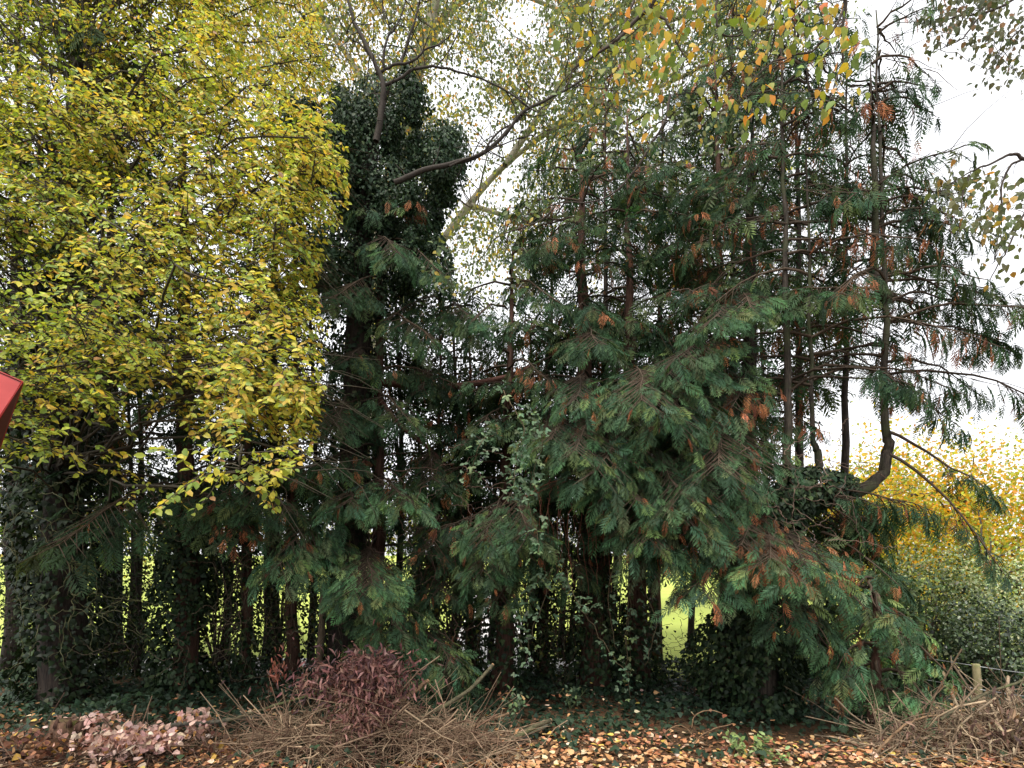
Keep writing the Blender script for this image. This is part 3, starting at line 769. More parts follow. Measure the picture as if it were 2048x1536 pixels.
# ------------------------------------------------------------------ generic leafy trees and shrubs
def leafy(name, label, cat, center, radii, n, size, cols, p, clumps=60, spread=0.28, trunk=None, mat=None, T=DIAMOND, group=None, up=0.6, bark=None, fill=0.55, ground=True, limb_n=8, tilt=0.5, gap=-0.9):
    rng = RG()
    c = np.array(center, float); r = np.array(radii, float)
    b = np.array([c[0], c[1], 0.0])
    if trunk: b = np.array([trunk[0][0], trunk[0][1], 0.0])
    t = thing(name, label, cat, b, group)
    if trunk:
        mb = MB(); pth = smooth_path([np.array([trunk[0][0], trunk[0][1], -0.05])] + [np.array(q[:3]) for q in trunk[1:]], 14)
        tube(mb, pth, np.linspace(trunk[0][3], trunk[0][3] * 0.3, 14), 9, lump=0.08); mb.build('trunk', bark or M_BARK_G, t)
    dirs = nrm(rng.normal(0, 1, (clumps, 3)))
    cc = c + dirs * r * (fill + (1 - fill) * rng.uniform(0, 1, (clumps, 1)))
    cc[:, 2] = np.maximum(cc[:, 2], 0.08)
    mw = MB()
    for i in range(0, clumps, max(1, clumps // max(1, limb_n))):
        q = c + [0, 0, -r[2] * 0.6] if not trunk else pth[rng.integers(6, 13)]
        q = q.copy(); q[2] = max(0.0, q[2])
        tube(mw, wiggle(rng, smooth_path([q, (q + cc[i]) / 2 + [0, 0, 0.1 * r[2]], cc[i]], 8), 0.1 * r[0] * 0.3), np.linspace(0.02, 0.006, 8) * max(0.6, r[0] / 1.5), 4, (0.06, 0.045, 0.035))
    mw.build('branch', M_TWIG, t)
    k = rng.integers(0, clumps, n)
    sp = spread * r.mean()
    pos = cc[k] + rng.normal(0, sp, (n, 3)) * [1, 1, 0.75]
    pos = pos[pos[:, 2] > 0.02]; m = len(pos)
    nz = sines(rng, 3.0 / r.mean()); pos = pos[nz(pos) > gap]; m = len(pos)
    o = nrm((pos - c) / r)
    N = nrm(o * (1 - up) + np.array([0, 0, up]) + rng.normal(0, tilt, (m, 3)))
    D = nrm(rng.normal(0, 0.7, (m, 3)) + [0, 0, -0.5] + 0.4 * o)
    mb = MB(); bake(mb, T, pos, D, N, size * rng.uniform(0.6, 1.3, m), pick(rng, cols, p, m, 0.22))
    mb.build('crown' if trunk else 'foliage', mat or M_LEAF, t, kind='stuff')
    return t

AUT = [(0.55, 0.36, 0.03), (0.6, 0.27, 0.03), (0.38, 0.38, 0.05), (0.2, 0.26, 0.04)]
x, y, _ = P(1925, 0, 12.5)
leafy('autumn_tree', 'golden orange autumn tree glowing behind the elbow-shaped stem', 'tree', (x, y, 2.3), (3.6, 1.6, 2.6), 24000, 0.095, AUT, [3, 1.4, 2.8, 1.2], 130, 0.2,
      trunk=[(x, y, 0, 0.16), (x + 0.1, y, 1.2), (x, y, 3.4)], up=0.3, fill=0.3)
x, y, _ = P(2075, 0, 10.5)
leafy('autumn_tree', 'yellow-green autumn tree with a leaning grey limb at the right edge', 'tree', (x, y, 1.9), (1.6, 1.5, 1.7), 6500, 0.085, AUT, [2.4, 0.8, 3, 2.4], 60, 0.25,
      trunk=[(x, y, 0, 0.12), (x - 0.3, y - 0.3, 0.7), (x - 0.9, y - 0.5, 1.2), (x - 1.6, y - 0.6, 1.7)], up=0.3)
FARC = [(0.10, 0.15, 0.03), (0.22, 0.24, 0.05), (0.34, 0.28, 0.05), (0.06, 0.10, 0.03)]
FT = [(120, 24, 5.2, 2.6, 'low olive tree beyond the field at the far left'), (330, 30, 6.2, 3.2, 'rounded yellowish tree beyond the field behind the reddish ivy-wrapped trunk'), (560, 34, 6.0, 3.6, 'bushy tree beyond the field left of the ivy-crowned tree'),
      (830, 30, 6.4, 3.4, 'yellow-green tree far beyond the track, right of the ivy-crowned tree'), (1040, 40, 5.5, 3.6, 'small hazy tree beyond the field end of the track'), (1240, 46, 6.4, 4.0, 'distant tree beyond the field behind the hanging vines'),
      (1440, 44, 6.0, 4.0, 'distant tree closing the top of the bright green field gap'), (1640, 30, 6.0, 3.2, 'far yellow-green tree behind the bent bare stems'), (1790, 22, 5.4, 2.6, 'pale tree far behind the elbow-shaped stem')]
for i, (px, d, h, r, lab) in enumerate(FT):
    x, y, _ = P(px, 0, d)
    leafy('background_tree', lab, 'tree', (x, y, h * 0.55), (r, r, h * 0.45), 2600, 0.24, FARC, [[3, 3, 1, 2], [2, 3, 3, 1], [3, 2, 1, 3]][i % 3], 40, 0.25,
          trunk=[(x, y, 0, 0.2), (x, y, h * 0.4), (x, y, h * 0.8)], group='trees beyond the field', up=0.4, limb_n=5)
# dark undergrowth trees between the trunks
UND = [(0.013, 0.023, 0.010), (0.024, 0.038, 0.014), (0.045, 0.06, 0.018)]
US = [(70, 8.2, 4.9, 1.3, 1.9, 'dark small-leaved evergreen tree behind the left of the yellow crown'), (270, 8.6, 5.0, 1.2, 1.9, 'dark small-leaved evergreen tree behind the middle of the yellow crown'), (60, 8.0, 1.2, 0.9, 1.3, 'dark low evergreen bush under the leftmost ivy-clad trunk'), (270, 7.9, 0.9, 0.7, 1.0, 'dark low evergreen bush between the two thick ivy-clad trunks'), (440, 8.0, 1.6, 0.6, 1.0, 'dark low evergreen bush beside the slender ivy-coated conifer'),
      (40, 8.2, 2.4, 1.2, 2.3, 'dark evergreen shrub rising behind the leftmost ivy-clad trunk'), (255, 8.4, 2.7, 1.0, 2.4, 'dark evergreen shrub between the two ivy-clad trunks at left'),
      (450, 8.3, 3.6, 0.9, 2.2, 'dark evergreen shrub behind the slender ivy-coated conifer'),
      (790, 8.4, 4.9, 0.9, 1.3, 'dark small-leaved evergreen tree high behind the reddish bough'), (905, 8.8, 4.6, 0.9, 1.4, 'dark small-leaved evergreen tree behind the thin conifer stems'), (950, 8.4, 2.9, 0.7, 1.2, 'dark small-leaved evergreen tree under the right end of the reddish bough'),
      (1060, 9.6, 4.8, 0.9, 1.3, 'dark small-leaved evergreen tree left of the thick dark trunk, high up'), (1200, 9.8, 5.2, 1.0, 1.5, 'dark small-leaved evergreen tree right of the thick dark trunk, high up'),
      (1220, 9.4, 3.2, 0.8, 1.1, 'dark small-leaved evergreen tree behind the hanging vines'), (1380, 9.8, 4.6, 1.0, 1.8, 'dark small-leaved evergreen tree above the bright green field gap'),
      (1520, 9.4, 4.9, 0.8, 1.7, 'dark small-leaved evergreen tree behind the darkest upper trunk'), (700, 8.8, 3.2, 0.9, 1.2, 'dark small-leaved evergreen tree under the left end of the reddish bough'),
      (620, 8.6, 4.2, 0.8, 2.0, 'dark small-leaved evergreen tree behind the leaning pale stake'), (830, 9.0, 3.7, 1.0, 1.9, 'dark small-leaved evergreen tree behind the reddish bough'),
      (980, 9.2, 3.2, 0.9, 1.7, 'dark small-leaved evergreen tree behind the trailing bramble'), (1120, 9.4, 3.4, 0.9, 1.6, 'dark small-leaved evergreen tree behind the thick dark trunk')]
for px, d, z, rx, rz, lab in US:
    x, y, _ = P(px, 0, d)
    leafy('evergreen_shrub', lab, 'shrub', (x, y, z), (rx, 0.8, rz), 4200 if z > 1.7 else 2400, 0.06, UND, [3, 3, 1], 55, 0.24, trunk=[(x, y, 0, 0.06), (x + 0.1, y, z * 0.6), (x, y, z + rz * 0.7)],
          bark=M_BARK_D, mat=M_IVY, group='dark evergreens between the trunks', up=0.5)

LOWU = [(555, 7.7, 'sparse dark undergrowth left of the leaning pale stake'), (660, 7.8, 'sparse dark undergrowth right of the leaning pale stake'), (820, 7.7, 'sparse dark undergrowth right of the ivy-crowned tree'), (905, 7.6, 'sparse dark undergrowth between the two thin conifer stems'),
        (1050, 7.7, 'sparse dark undergrowth beside the reddish conifer trunk'), (1135, 7.6, 'sparse dark undergrowth left of the thick dark trunk'), (1235, 7.5, 'sparse dark undergrowth right of the thick dark trunk'), (170, 7.6, 'sparse dark undergrowth right of the leftmost ivy-clad trunk'), (430, 7.5, 'sparse dark undergrowth right of the reddish ivy-wrapped trunk')]
for px, d, lab in LOWU:
    x, y, _ = P(px, 0, d)
    leafy('undergrowth', lab, 'undergrowth', (x, y, 0.8), (0.45, 0.35, 1.0), 1900 if px < 700 else 1400, 0.05, UND + [(0.14, 0.13, 0.03)], [3, 3, 1, 0.5], 26, 0.42, mat=M_IVY, T=IVY_S, group='dark undergrowth between the trunks', up=0.4, limb_n=26)

# tall pale-trunked tree behind
rng = RG()
DB = 13.0
b = P(712, 1262, DB); b[2] = 0
t = thing('tall_birch', 'tall pale-trunked tree behind the ivy dome with fine grey-green leaves overhead', 'tree', b)
BP = {'trunk': ([(712, 1262), (722, 800), (770, 420), (808, 280), (830, 150), (868, 20), (900, -150)], 0.3), 'l1': ([(800, 600), (930, 420), (1010, 330), (1100, 260), (1200, 170)], 0.10), 'l2': ([(830, 150), (900, 20), (1000, -20), (1120, 20)], 0.1),
      'l3': ([(940, 410), (1060, 440), (1180, 420)], 0.06), 'l4': ([(805, 300), (700, 120), (600, -20)], 0.1), 'l5': ([(1010, 330), (1200, 60), (1300, -40)], 0.08), 'l6': ([(1100, 260), (1350, 160), (1500, 80)], 0.06),
      'l7': ([(1200, 100), (1400, 20), (1600, -30)], 0.06)}
ends = []
for k, (pp, r) in BP.items():
    pth = smooth_path([P(x, y, DB + 0.3 * i * (k != 'trunk')) for i, (x, y) in enumerate(pp)], 16)
    if k == 'trunk': pth[0] = b
    mb = MB(); tube(mb, pth, np.linspace(r, r * 0.4, 16), 8, (0.3, 0.27, 0.2), lump=0.05); mb.build('trunk' if k == 'trunk' else 'limb', M_BARK_P, t)
    ends.append(pth)
mw = MB(); pos = []; yl = []
def bdens(x, y):
    """how leafy the crown is in each part of it"""
    g = 1.0
    if 990 < x < 1100 and y < 90: g = 0.12
    if 840 < x < 960 and 120 < y < 220: g = 0.15
    if 900 < x < 1060 and 230 < y < 400: g = 0.3
    if x > 1500: g *= max(0.1, 1 - (x - 1500) / 180)
    if x < 640 and y > 200: g *= 0.25
    if y > 330: g *= 0.6
    return g
nt = 0
while nt < 2900:
    px, py = rng.uniform(440, 1680), rng.uniform(-140, 640)
    if py > 180 + 400 * np.exp(-((px - 1000) / 160) ** 2) and rng.uniform() > 0.25: continue
    if rng.uniform() > bdens(px, py): continue
    nt += 1
    e = P(px, py, DB + rng.uniform(-1.8, 2.2))
    L = ends[rng.integers(0, len(ends))]
    if rng.uniform() < 0.25:
        q = L[np.argmin(((L - e) ** 2).sum(1))]
        if np.linalg.norm(q - e) < 2.5: tube(mw, wiggle(rng, smooth_path([q, (q + e) / 2 + [0, 0, 0.2], e], 6), 0.12), np.linspace(0.016, 0.005, 6), 3, (0.1, 0.08, 0.06))
    dv = nrm(rng.normal(0, 1, 3) + [0, 0, -0.6]); e2 = e + dv * 0.7
    tube(mw, [e, (e + e2) / 2 + [0, 0, 0.05], e2], [0.006, 0.004, 0.002], 3, (0.09, 0.07, 0.055))
    n = rng.integers(18, 34); u = rng.uniform(0, 1, (n, 1))
    pos.append(e + (e2 - e) * u + rng.normal(0, 0.12, (n, 3)))
    yl.append(np.full(n, 0.15 + 0.5 * (rng.uniform() < 0.22) + 0.25 * (px < 760)))
mw.build('twigs', M_TWIG, t, kind='stuff')
pos = np.concatenate(pos); yl = np.concatenate(yl); m = len(pos)
cG = pick(rng, [(0.10, 0.13, 0.06), (0.14, 0.17, 0.07), (0.07, 0.10, 0.05)], [3, 2, 2], m)
cY = pick(rng, [(0.38, 0.30, 0.05), (0.30, 0.30, 0.06), (0.42, 0.22, 0.05)], [3, 3, 1], m)
cc = np.where((rng.uniform(0, 1, m) < yl)[:, None], cY, cG)
mb = MB(); bake(mb, DIAMOND, pos, nrm(rng.normal(0, 0.5, (m, 3)) + [0, 0, -0.8]), nrm(rng.normal(0, 1, (m, 3))), 0.085 * rng.uniform(0.6, 1.25, m), cc, wid=1.3)
mb.build('crown', M_BIRCH, t, kind='stuff')

# ------------------------------------------------------------------ boughs hanging in from trees out of frame
def hanging_bough(name, label, stems, d, leaves, size, cols, p, parts=0, down=0.9, T=BIRCH, mat=None, dj=0.35):
    """stems: pixel paths; leaves: (px0, px1, py0, py1, count)"""
    rng = RG()
    b = P(*stems[0][0], d)
    t = thing(name, label, 'branch', b)
    allp = []
    for i, pp in enumerate(stems):
        pth = wiggle(rng, smooth_path([P(x, y, d + 0.05 * i) for x, y in pp], 5 * len(pp)), 0.02)
        mb = MB(); tube(mb, pth, np.linspace(0.009 if i else 0.013, 0.003, len(pth)), 5, (0.05, 0.038, 0.03)); mb.build('twig', M_TWIG, t)
        allp.append(pth)
    allp = np.concatenate(allp)
    pos, mw = [], MB()
    for (x0, x1, y0, y1, n) in leaves:
        k = 0
        while k < n:
            px, py = rng.uniform(x0, x1), y0 + (y1 - y0) * rng.beta(1.0, 1.35)
            e = P(px, py, d + rng.uniform(-dj, dj))
            q = allp[np.argmin(((allp - e) ** 2).sum(1))]
            if k % 3 == 0: tube(mw, wiggle(rng, smooth_path([q, (q + e) / 2 + [0, 0, 0.02], e], 6), 0.025), np.linspace(0.003, 0.0012, 6), 3, (0.06, 0.045, 0.035))
            m = min(n - k, int(rng.integers(2, 6)))
            for _ in range(m): pos.append(e + rng.normal(0, size * 0.75, 3) + [0, 0, -size * 0.3])
            k += m
    mw.build('twigs', M_TWIG, t, kind='stuff')
    pos = np.array(pos); m = len(pos)
    D = nrm(np.array([0, 0, -down]) + rng.normal(0, 0.45, (m, 3)))
    N = nrm(np.array([0, -0.8, 0.3]) + rng.normal(0, 0.6, (m, 3)))
    sc = size * rng.uniform(0.65, 1.2, m); c = pick(rng, cols, p, m)
    o = np.argsort(np.linalg.norm(pos - [0, 0, CZ], axis=1))
    if parts:
        k = o[:parts]; leaf_parts('leaf', T, mat or M_LEAF, t, pos[k], D[k], N[k], sc[k], c[k]); o = o[parts:]
    if len(o):
        mb = MB(); bake(mb, T, pos[o], D[o], N[o], sc[o], c[o], c[o] * 0.93); mb.build('leaves', mat or M_LEAF, t, kind='stuff')
    return t

OR = [(0.50, 0.24, 0.035), (0.48, 0.34, 0.04), (0.16, 0.22, 0.04), (0.24, 0.28, 0.045), (0.52, 0.16, 0.03)]
hanging_bough('hanging_branch', 'overhanging branch with large orange, yellow and green leaves at the top', [[(1330, -60), (1310, 0), (1255, 60), (1218, 95), (1160, 130), (1130, 175)], [(1285, -50), (1272, 0), (1250, 50), (1215, 95)],
              [(1430, -60), (1428, 0), (1427, 45), (1455, 72), (1500, 60)], [(1300, 10), (1330, 45), (1380, 130)], [(1700, -60), (1690, 0), (1684, 30), (1650, 80), (1605, 110), (1540, 130), (1480, 200)],
              [(1690, 0), (1688, 60), (1690, 110), (1680, 150), (1660, 200)], [(1550, -40), (1540, 20), (1500, 90)]], 2.7,
              [(1095, 1330, -30, 170, 130), (1280, 1530, -30, 230, 190), (1480, 1720, -30, 220, 180), (1180, 1320, 100, 260, 12), (1640, 1700, 150, 230, 8)], 0.047, OR, [1.6, 1.8, 3.4, 3.6, 0.4], 300)
DKB = [(0.07, 0.085, 0.04), (0.10, 0.10, 0.05), (0.2, 0.12, 0.06)]  # leaf colours darkened to stand for backlighting
hanging_bough('hanging_branch', 'branch with leaves darkened as backlit, drooping into the top right corner against white sky', [[(2120, -60), (2030, 0), (1960, 30), (1900, 40), (1860, 60)], [(2110, 20), (2040, 60), (2000, 110)], [(1960, 30), (1930, 70), (1880, 100)]], 4.2,
              [(1850, 1990, -30, 110, 300), (1950, 2080, -20, 175, 420), (1990, 2040, 130, 180, 12)], 0.045, DKB, [3, 2, 0.6], 0)
hanging_bough('hanging_branch', 'arching branch with hanging grey-green leaves at the right edge, mid height', [[(2100, 330), (2048, 318), (2022, 308), (1985, 325), (1940, 345), (1880, 380)], [(2048, 318), (2010, 350), (2000, 430), (1990, 520)], [(2100, 380), (2050, 420), (2010, 500), (1980, 560)],
              [(1940, 345), (1920, 420)]], 3.6, [(1870, 1990, 335, 470, 170), (1960, 2080, 340, 560, 210)], 0.05, [(0.10, 0.12, 0.05), (0.13, 0.14, 0.06), (0.38, 0.22, 0.05)], [3, 3, 1], 0)
hanging_bough('hanging_branch', 'crooked dark branch with pale green leaves crossing before the middle conifers', [[(1340, 190), (1330, 240), (1300, 290), (1262, 350), (1225, 390), (1180, 410), (1110, 412), (1060, 450), (1010, 500)], [(1258, 350), (1300, 340)], [(1255, 320), (1260, 280), (1250, 240)],
              [(1110, 412), (1080, 440), (1000, 470), (960, 520), (900, 545)], [(1300, 290), (1280, 270)]], 5.2,
              [(860, 1070, 420, 590, 170), (1120, 1480, 180, 330, 420), (1000, 1150, 350, 440, 60)], 0.058, [(0.11, 0.14, 0.06), (0.16, 0.19, 0.08), (0.38, 0.28, 0.06), (0.07, 0.10, 0.045)], [3, 3, 0.7, 2], 0, T=OVAL, down=0.3)

# ------------------------------------------------------------------ brambles, vines and bare stems among the trunks
def vine(name, label, cat, paths, d, n, size, cols, p, trif=True, stemc=(0.09, 0.07, 0.04), rad=0.005):
    rng = RG()
    q0 = P(*paths[0][-1], d); b = np.array([q0[0], q0[1], 0.0])
    t = thing(name, label, cat, b); allp = []
    for pp in paths:
        pth = wiggle(rng, smooth_path([P(x, y, d + rng.uniform(-0.1, 0.1)) for x, y in pp], 6 * len(pp)), 0.06)
        mb = MB(); tube(mb, pth, np.linspace(rad, rad * 0.5, len(pth)), 4, np.array(stemc) * rng.uniform(0.7, 1.3)); mb.build('stem', M_TWIG, t); allp.append(pth)
    if n:
        A = np.concatenate(allp); k = rng.integers(0, len(A), n)
        pos = A[k] + rng.normal(0, size * 1.1, (n, 3)); D0 = nrm(rng.normal(0, 1, (n, 3)) + [0, -0.5, -0.3]); N = nrm(np.array([0, -0.6, 0.8]) + rng.normal(0, 0.4, (n, 3)))
        c = pick(rng, cols, p, n); mb = MB(); sc = size * rng.uniform(0.7, 1.2, n)
        bake(mb, OVAL, pos, D0, N, sc, c)
        if trif:
            B = nrm(np.cross(N, D0))
            for s in (1, -1): bake(mb, OVAL, pos, nrm(D0 * 0.3 + s * B), N, sc * 0.85, c)
        mb.build('leaves', M_IVY, t, kind='stuff')
    return t
BR = [(0.08, 0.12, 0.07), (0.055, 0.09, 0.05), (0.10, 0.14, 0.06)]
vine('trailing_bramble', 'trailing bramble with dusty grey-green leaflets down the middle of the row', 'bramble', [[(1010, 780), (1040, 850), (1020, 930), (1005, 1010)], [(1060, 830), (1090, 870), (1070, 960), (1040, 1000)], [(1000, 860), (960, 900), (940, 960)], [(1020, 930), (1060, 1000), (1080, 1110)]], 5.0, 210, 0.05, BR, [3, 2, 1])
vine('trailing_bramble', 'leafy bramble hanging before the pale track, low in the middle', 'bramble', [[(1110, 1100), (1090, 1180), (1060, 1260), (1050, 1330)], [(1130, 1140), (1150, 1220), (1190, 1210)], [(1080, 1150), (1050, 1220), (1045, 1300)]], 5.4, 120, 0.05, BR, [3, 2, 1])
vine('hanging_vine', 'hanging vine stems with sparse leaves left of the green field gap', 'vine', [[(1240, 1110), (1252, 1200), (1246, 1300), (1262, 1400)], [(1268, 1100), (1262, 1190), (1250, 1290)], [(1280, 1150), (1300, 1260), (1290, 1330)], [(1170, 1230), (1230, 1310), (1265, 1350)], [(1225, 1100), (1215, 1200), (1235, 1300)]], 5.6, 90, 0.05, BR, [3, 2, 1])
vine('dead_bramble', 'mass of reddish bare bramble stems arching beside the trailing bramble', 'bramble', [[(1060 + 12 * i + (i % 3) * 9, 945 + (i * 37) % 60), (1075 + 9 * i, 1020), (1085 + 8 * i + (i % 4) * 6, 1110 + (i * 53) % 90)] for i in range(16)] + [[(1040, 1000), (1120, 950), (1210, 955), (1260, 1000)], [(1050, 990), (1140, 962), (1230, 975)]],
     5.6, 0, 0.05, BR, [1, 1, 1], stemc=(0.13, 0.05, 0.032), rad=0.004)
rngv = np.random.default_rng(77)
def curls(x0, x1, y0, y1, n, L):
    out = []
    for _ in range(n):
        x, y = rngv.uniform(x0, x1), rngv.uniform(y0, y1); a = rngv.uniform(0, 2 * PI); p = [(x, y)]
        for k in range(4):
            a += rngv.normal(0.4, 0.5); x += L * math.cos(a); y += L * math.sin(a) * 0.8 + L * 0.25; p.append((x, min(y, 1360)))
        out.append(p)
    return out
vine('tangled_stems', 'tangle of curling mossy bare stems over the leftmost ivy-clad trunk', 'undergrowth', curls(0, 230, 900, 1280, 34, 38), 5.5, 0, 0.05, BR, [1, 1, 1], stemc=(0.075, 0.075, 0.035), rad=0.0045)
vine('tangled_stems', 'tangle of thin brown stems between the left trunks', 'undergrowth', curls(230, 640, 930, 1330, 44, 34), 5.8, 0, 0.05, BR, [1, 1, 1], stemc=(0.08, 0.06, 0.04), rad=0.004)
vine('tangled_stems', 'tangle of bare brown twigs below the reddish bough', 'undergrowth', curls(680, 1000, 900, 1300, 40, 34), 6.0, 0, 0.05, BR, [1, 1, 1], stemc=(0.10, 0.06, 0.045), rad=0.004)
vine('tangled_stems', 'wiry bare twigs fanning over the big ivy-swathed trunk', 'undergrowth', curls(1440, 1700, 880, 1100, 34, 38), 5.2, 0, 0.05, BR, [1, 1, 1], stemc=(0.12, 0.08, 0.06), rad=0.004)
def drapes(x0, x1, y0, y1, n):
    out = []
    for _ in range(n):
        x = rngv.uniform(x0, x1); a, b = rngv.uniform(y0, y0 + 120), rngv.uniform(y1 - 140, y1)
        out.append([(x, a), (x + rngv.normal(0, 14), a + (b - a) * 0.35), (x + rngv.normal(0, 20), a + (b - a) * 0.7), (x + rngv.normal(0, 26), b)])
    return out
vine('hanging_vine', 'curtain of thin bare vine stems between the left trunks', 'vine', drapes(420, 720, 1000, 1375, 36), 6.3, 260, 0.05, UND, [2, 2, 1], trif=False, stemc=(0.05, 0.04, 0.025), rad=0.004)
vine('hanging_vine', 'curtain of thin dark vine stems before the pale track', 'vine', drapes(840, 1300, 1040, 1375, 60), 6.3, 800, 0.055, UND, [2, 2, 1], trif=False, stemc=(0.05, 0.03, 0.02), rad=0.004)
vine('tangled_stems', 'fine bare twigs screening the foot of the green field gap', 'undergrowth', curls(1310, 1430, 1230, 1330, 26, 22), 6.4, 60, 0.04, UND, [1, 1, 1], trif=False, stemc=(0.05, 0.04, 0.03), rad=0.003)
rng = RG()
p0, p1 = P(632, 1345, 6.7), P(646, 1165, 6.7); p0[2] = 0
t = thing('stake', 'pale bare stake leaning between the trunks behind the purple brush', 'stake', p0)
mb = MB(); tube(mb, smooth_path([p0, (p0 + p1) / 2 + [0.02, 0, 0], p1], 8), np.linspace(0.05, 0.035, 8), 8, cap=True); mb.build('pole', bark_mat('stake_bark', (0.1, 0.075, 0.05), (0.22, 0.17, 0.11), (30, 30, 5)), t)

# ------------------------------------------------------------------ ground cover: ivy carpet, leaf litter
rng = RG()
def on_ground(n, x0, x1, y0, y1):
    x, y = rng.uniform(x0, x1, n), rng.uniform(y0, y1, n)
    return np.stack([x, y, ground_z(x, y)], 1)
p = on_ground(30000, -8.5, 7.5, 4.3, 8.4)
nz = sines(rng, 1.6)
edge = 4.95 + 0.35 * nz(p * [1, 1, 0]) + np.clip((p[:, 0] + 1) * 0.02, -0.3, 0.2) - 0.5 * np.clip(-(p[:, 0] + 2.8) / 2, 0, 0.5)
w = np.clip((p[:, 1] - edge + 0.45) / 0.9, 0.12, 1)
p = p[rng.uniform(0, 1, len(p)) < w]; m = len(p)
hum = 0.10 + 0.10 * sines(rng, 2.2)(p * [1, 1, 0])
p[:, 2] += np.clip(hum, 0.01, 0.4) * rng.uniform(0.25, 1, m)
D = nrm(rng.normal(0, 1, (m, 3)) + [0, -0.6, -0.3]); N = nrm(np.array([0, -0.25, 1.0]) + rng.normal(0, 0.4, (m, 3)))
sc = 0.062 * rng.uniform(0.6, 1.25, m); c = pick(rng, [(0.015, 0.030, 0.017), (0.024, 0.042, 0.024), (0.036, 0.058, 0.03)], [3, 4, 1.5], m)
dist = np.linalg.norm(p - [0, 0, CZ], axis=1) + 100 * (np.abs(p[:, 0] / p[:, 1]) > 0.93) + 3 * (p[:, 0] < 0)
o = np.argsort(dist); big, rest = o[:300], o[300:]
mb = MB(); bake(mb, IVY_S, p[rest], D[rest], N[rest], sc[rest], c[rest])
carpet = mb.build('ivy_carpet', M_IVY, None, kind='stuff')
leaf_parts('ivy_leaf', IVY, M_IVY, carpet, p[big], D[big], N[big], sc[big], c[big])

LIT = [(0.46, 0.23, 0.11), (0.54, 0.33, 0.16), (0.38, 0.15, 0.08), (0.56, 0.42, 0.29), (0.2, 0.10, 0.06), (0.55, 0.40, 0.10)]
p = on_ground(26000, -7, 6.5, 3.9, 6.6)
xc = p[:, 0]
keep = np.clip(0.8 - (p[:, 1] - 4.8 + 0.35 * nz(p * [1, 1, 0])) / 0.9, 0.03, 0.8) * np.where(xc < -1, 0.55, 1)
p = p[rng.uniform(0, 1, len(p)) < keep]; m = len(p)
p[:, 2] += np.where(p[:, 1] > 5.3, 0.14, 0.035) * rng.uniform(0.3, 1.3, m)
D = nrm(rng.normal(0, 1, (m, 3)) * [1, 1, 0.25]); N = nrm(np.array([0, -0.1, 1.0]) + rng.normal(0, 0.3, (m, 3)))
sc = 0.054 * rng.uniform(0.55, 1.3, m); c = pick(rng, LIT, [4, 3, 2, 2, 2, 0.8], m)
dist = np.linalg.norm(p - [0, 0, CZ], axis=1) + 100 * ((np.abs(p[:, 0] / p[:, 1]) > 0.93) | (p[:, 1] < 4.4)) + 3 * (p[:, 0] < -0.3)
o = np.argsort(dist); big, rest = o[:300], o[300:]
q = on_ground(14000, -6, 6, 4.0, 5.6); k_ = len(q); q[:, 2] += 0.01
fr = rng.uniform(0, 1, k_) < np.clip(1.1 - (q[:, 1] - 4.5) / 1.0, 0.1, 1); q = q[fr]; k_ = len(q)
mb = MB(); bake(mb, DIAMOND, q, nrm(rng.normal(0, 1, (k_, 3)) * [1, 1, 0.2]), nrm(np.array([0, 0, 1.0]) + rng.normal(0, 0.3, (k_, 3))), rng.uniform(0.012, 0.035, k_), pick(rng, [(0.12, 0.06, 0.035), (0.25, 0.13, 0.07), (0.06, 0.04, 0.025)], [3, 2, 3], k_), wid=1.4)
bake(mb, BIRCH_S, p[rest], D[rest], N[rest], sc[rest], c[rest], c[rest] * 0.85)
litter = mb.build('leaf_litter', M_DRY, None, kind='stuff')
leaf_parts('leaf', BIRCH, M_DRY, litter, p[big], D[big], N[big], sc[big] * 1.05, c[big])

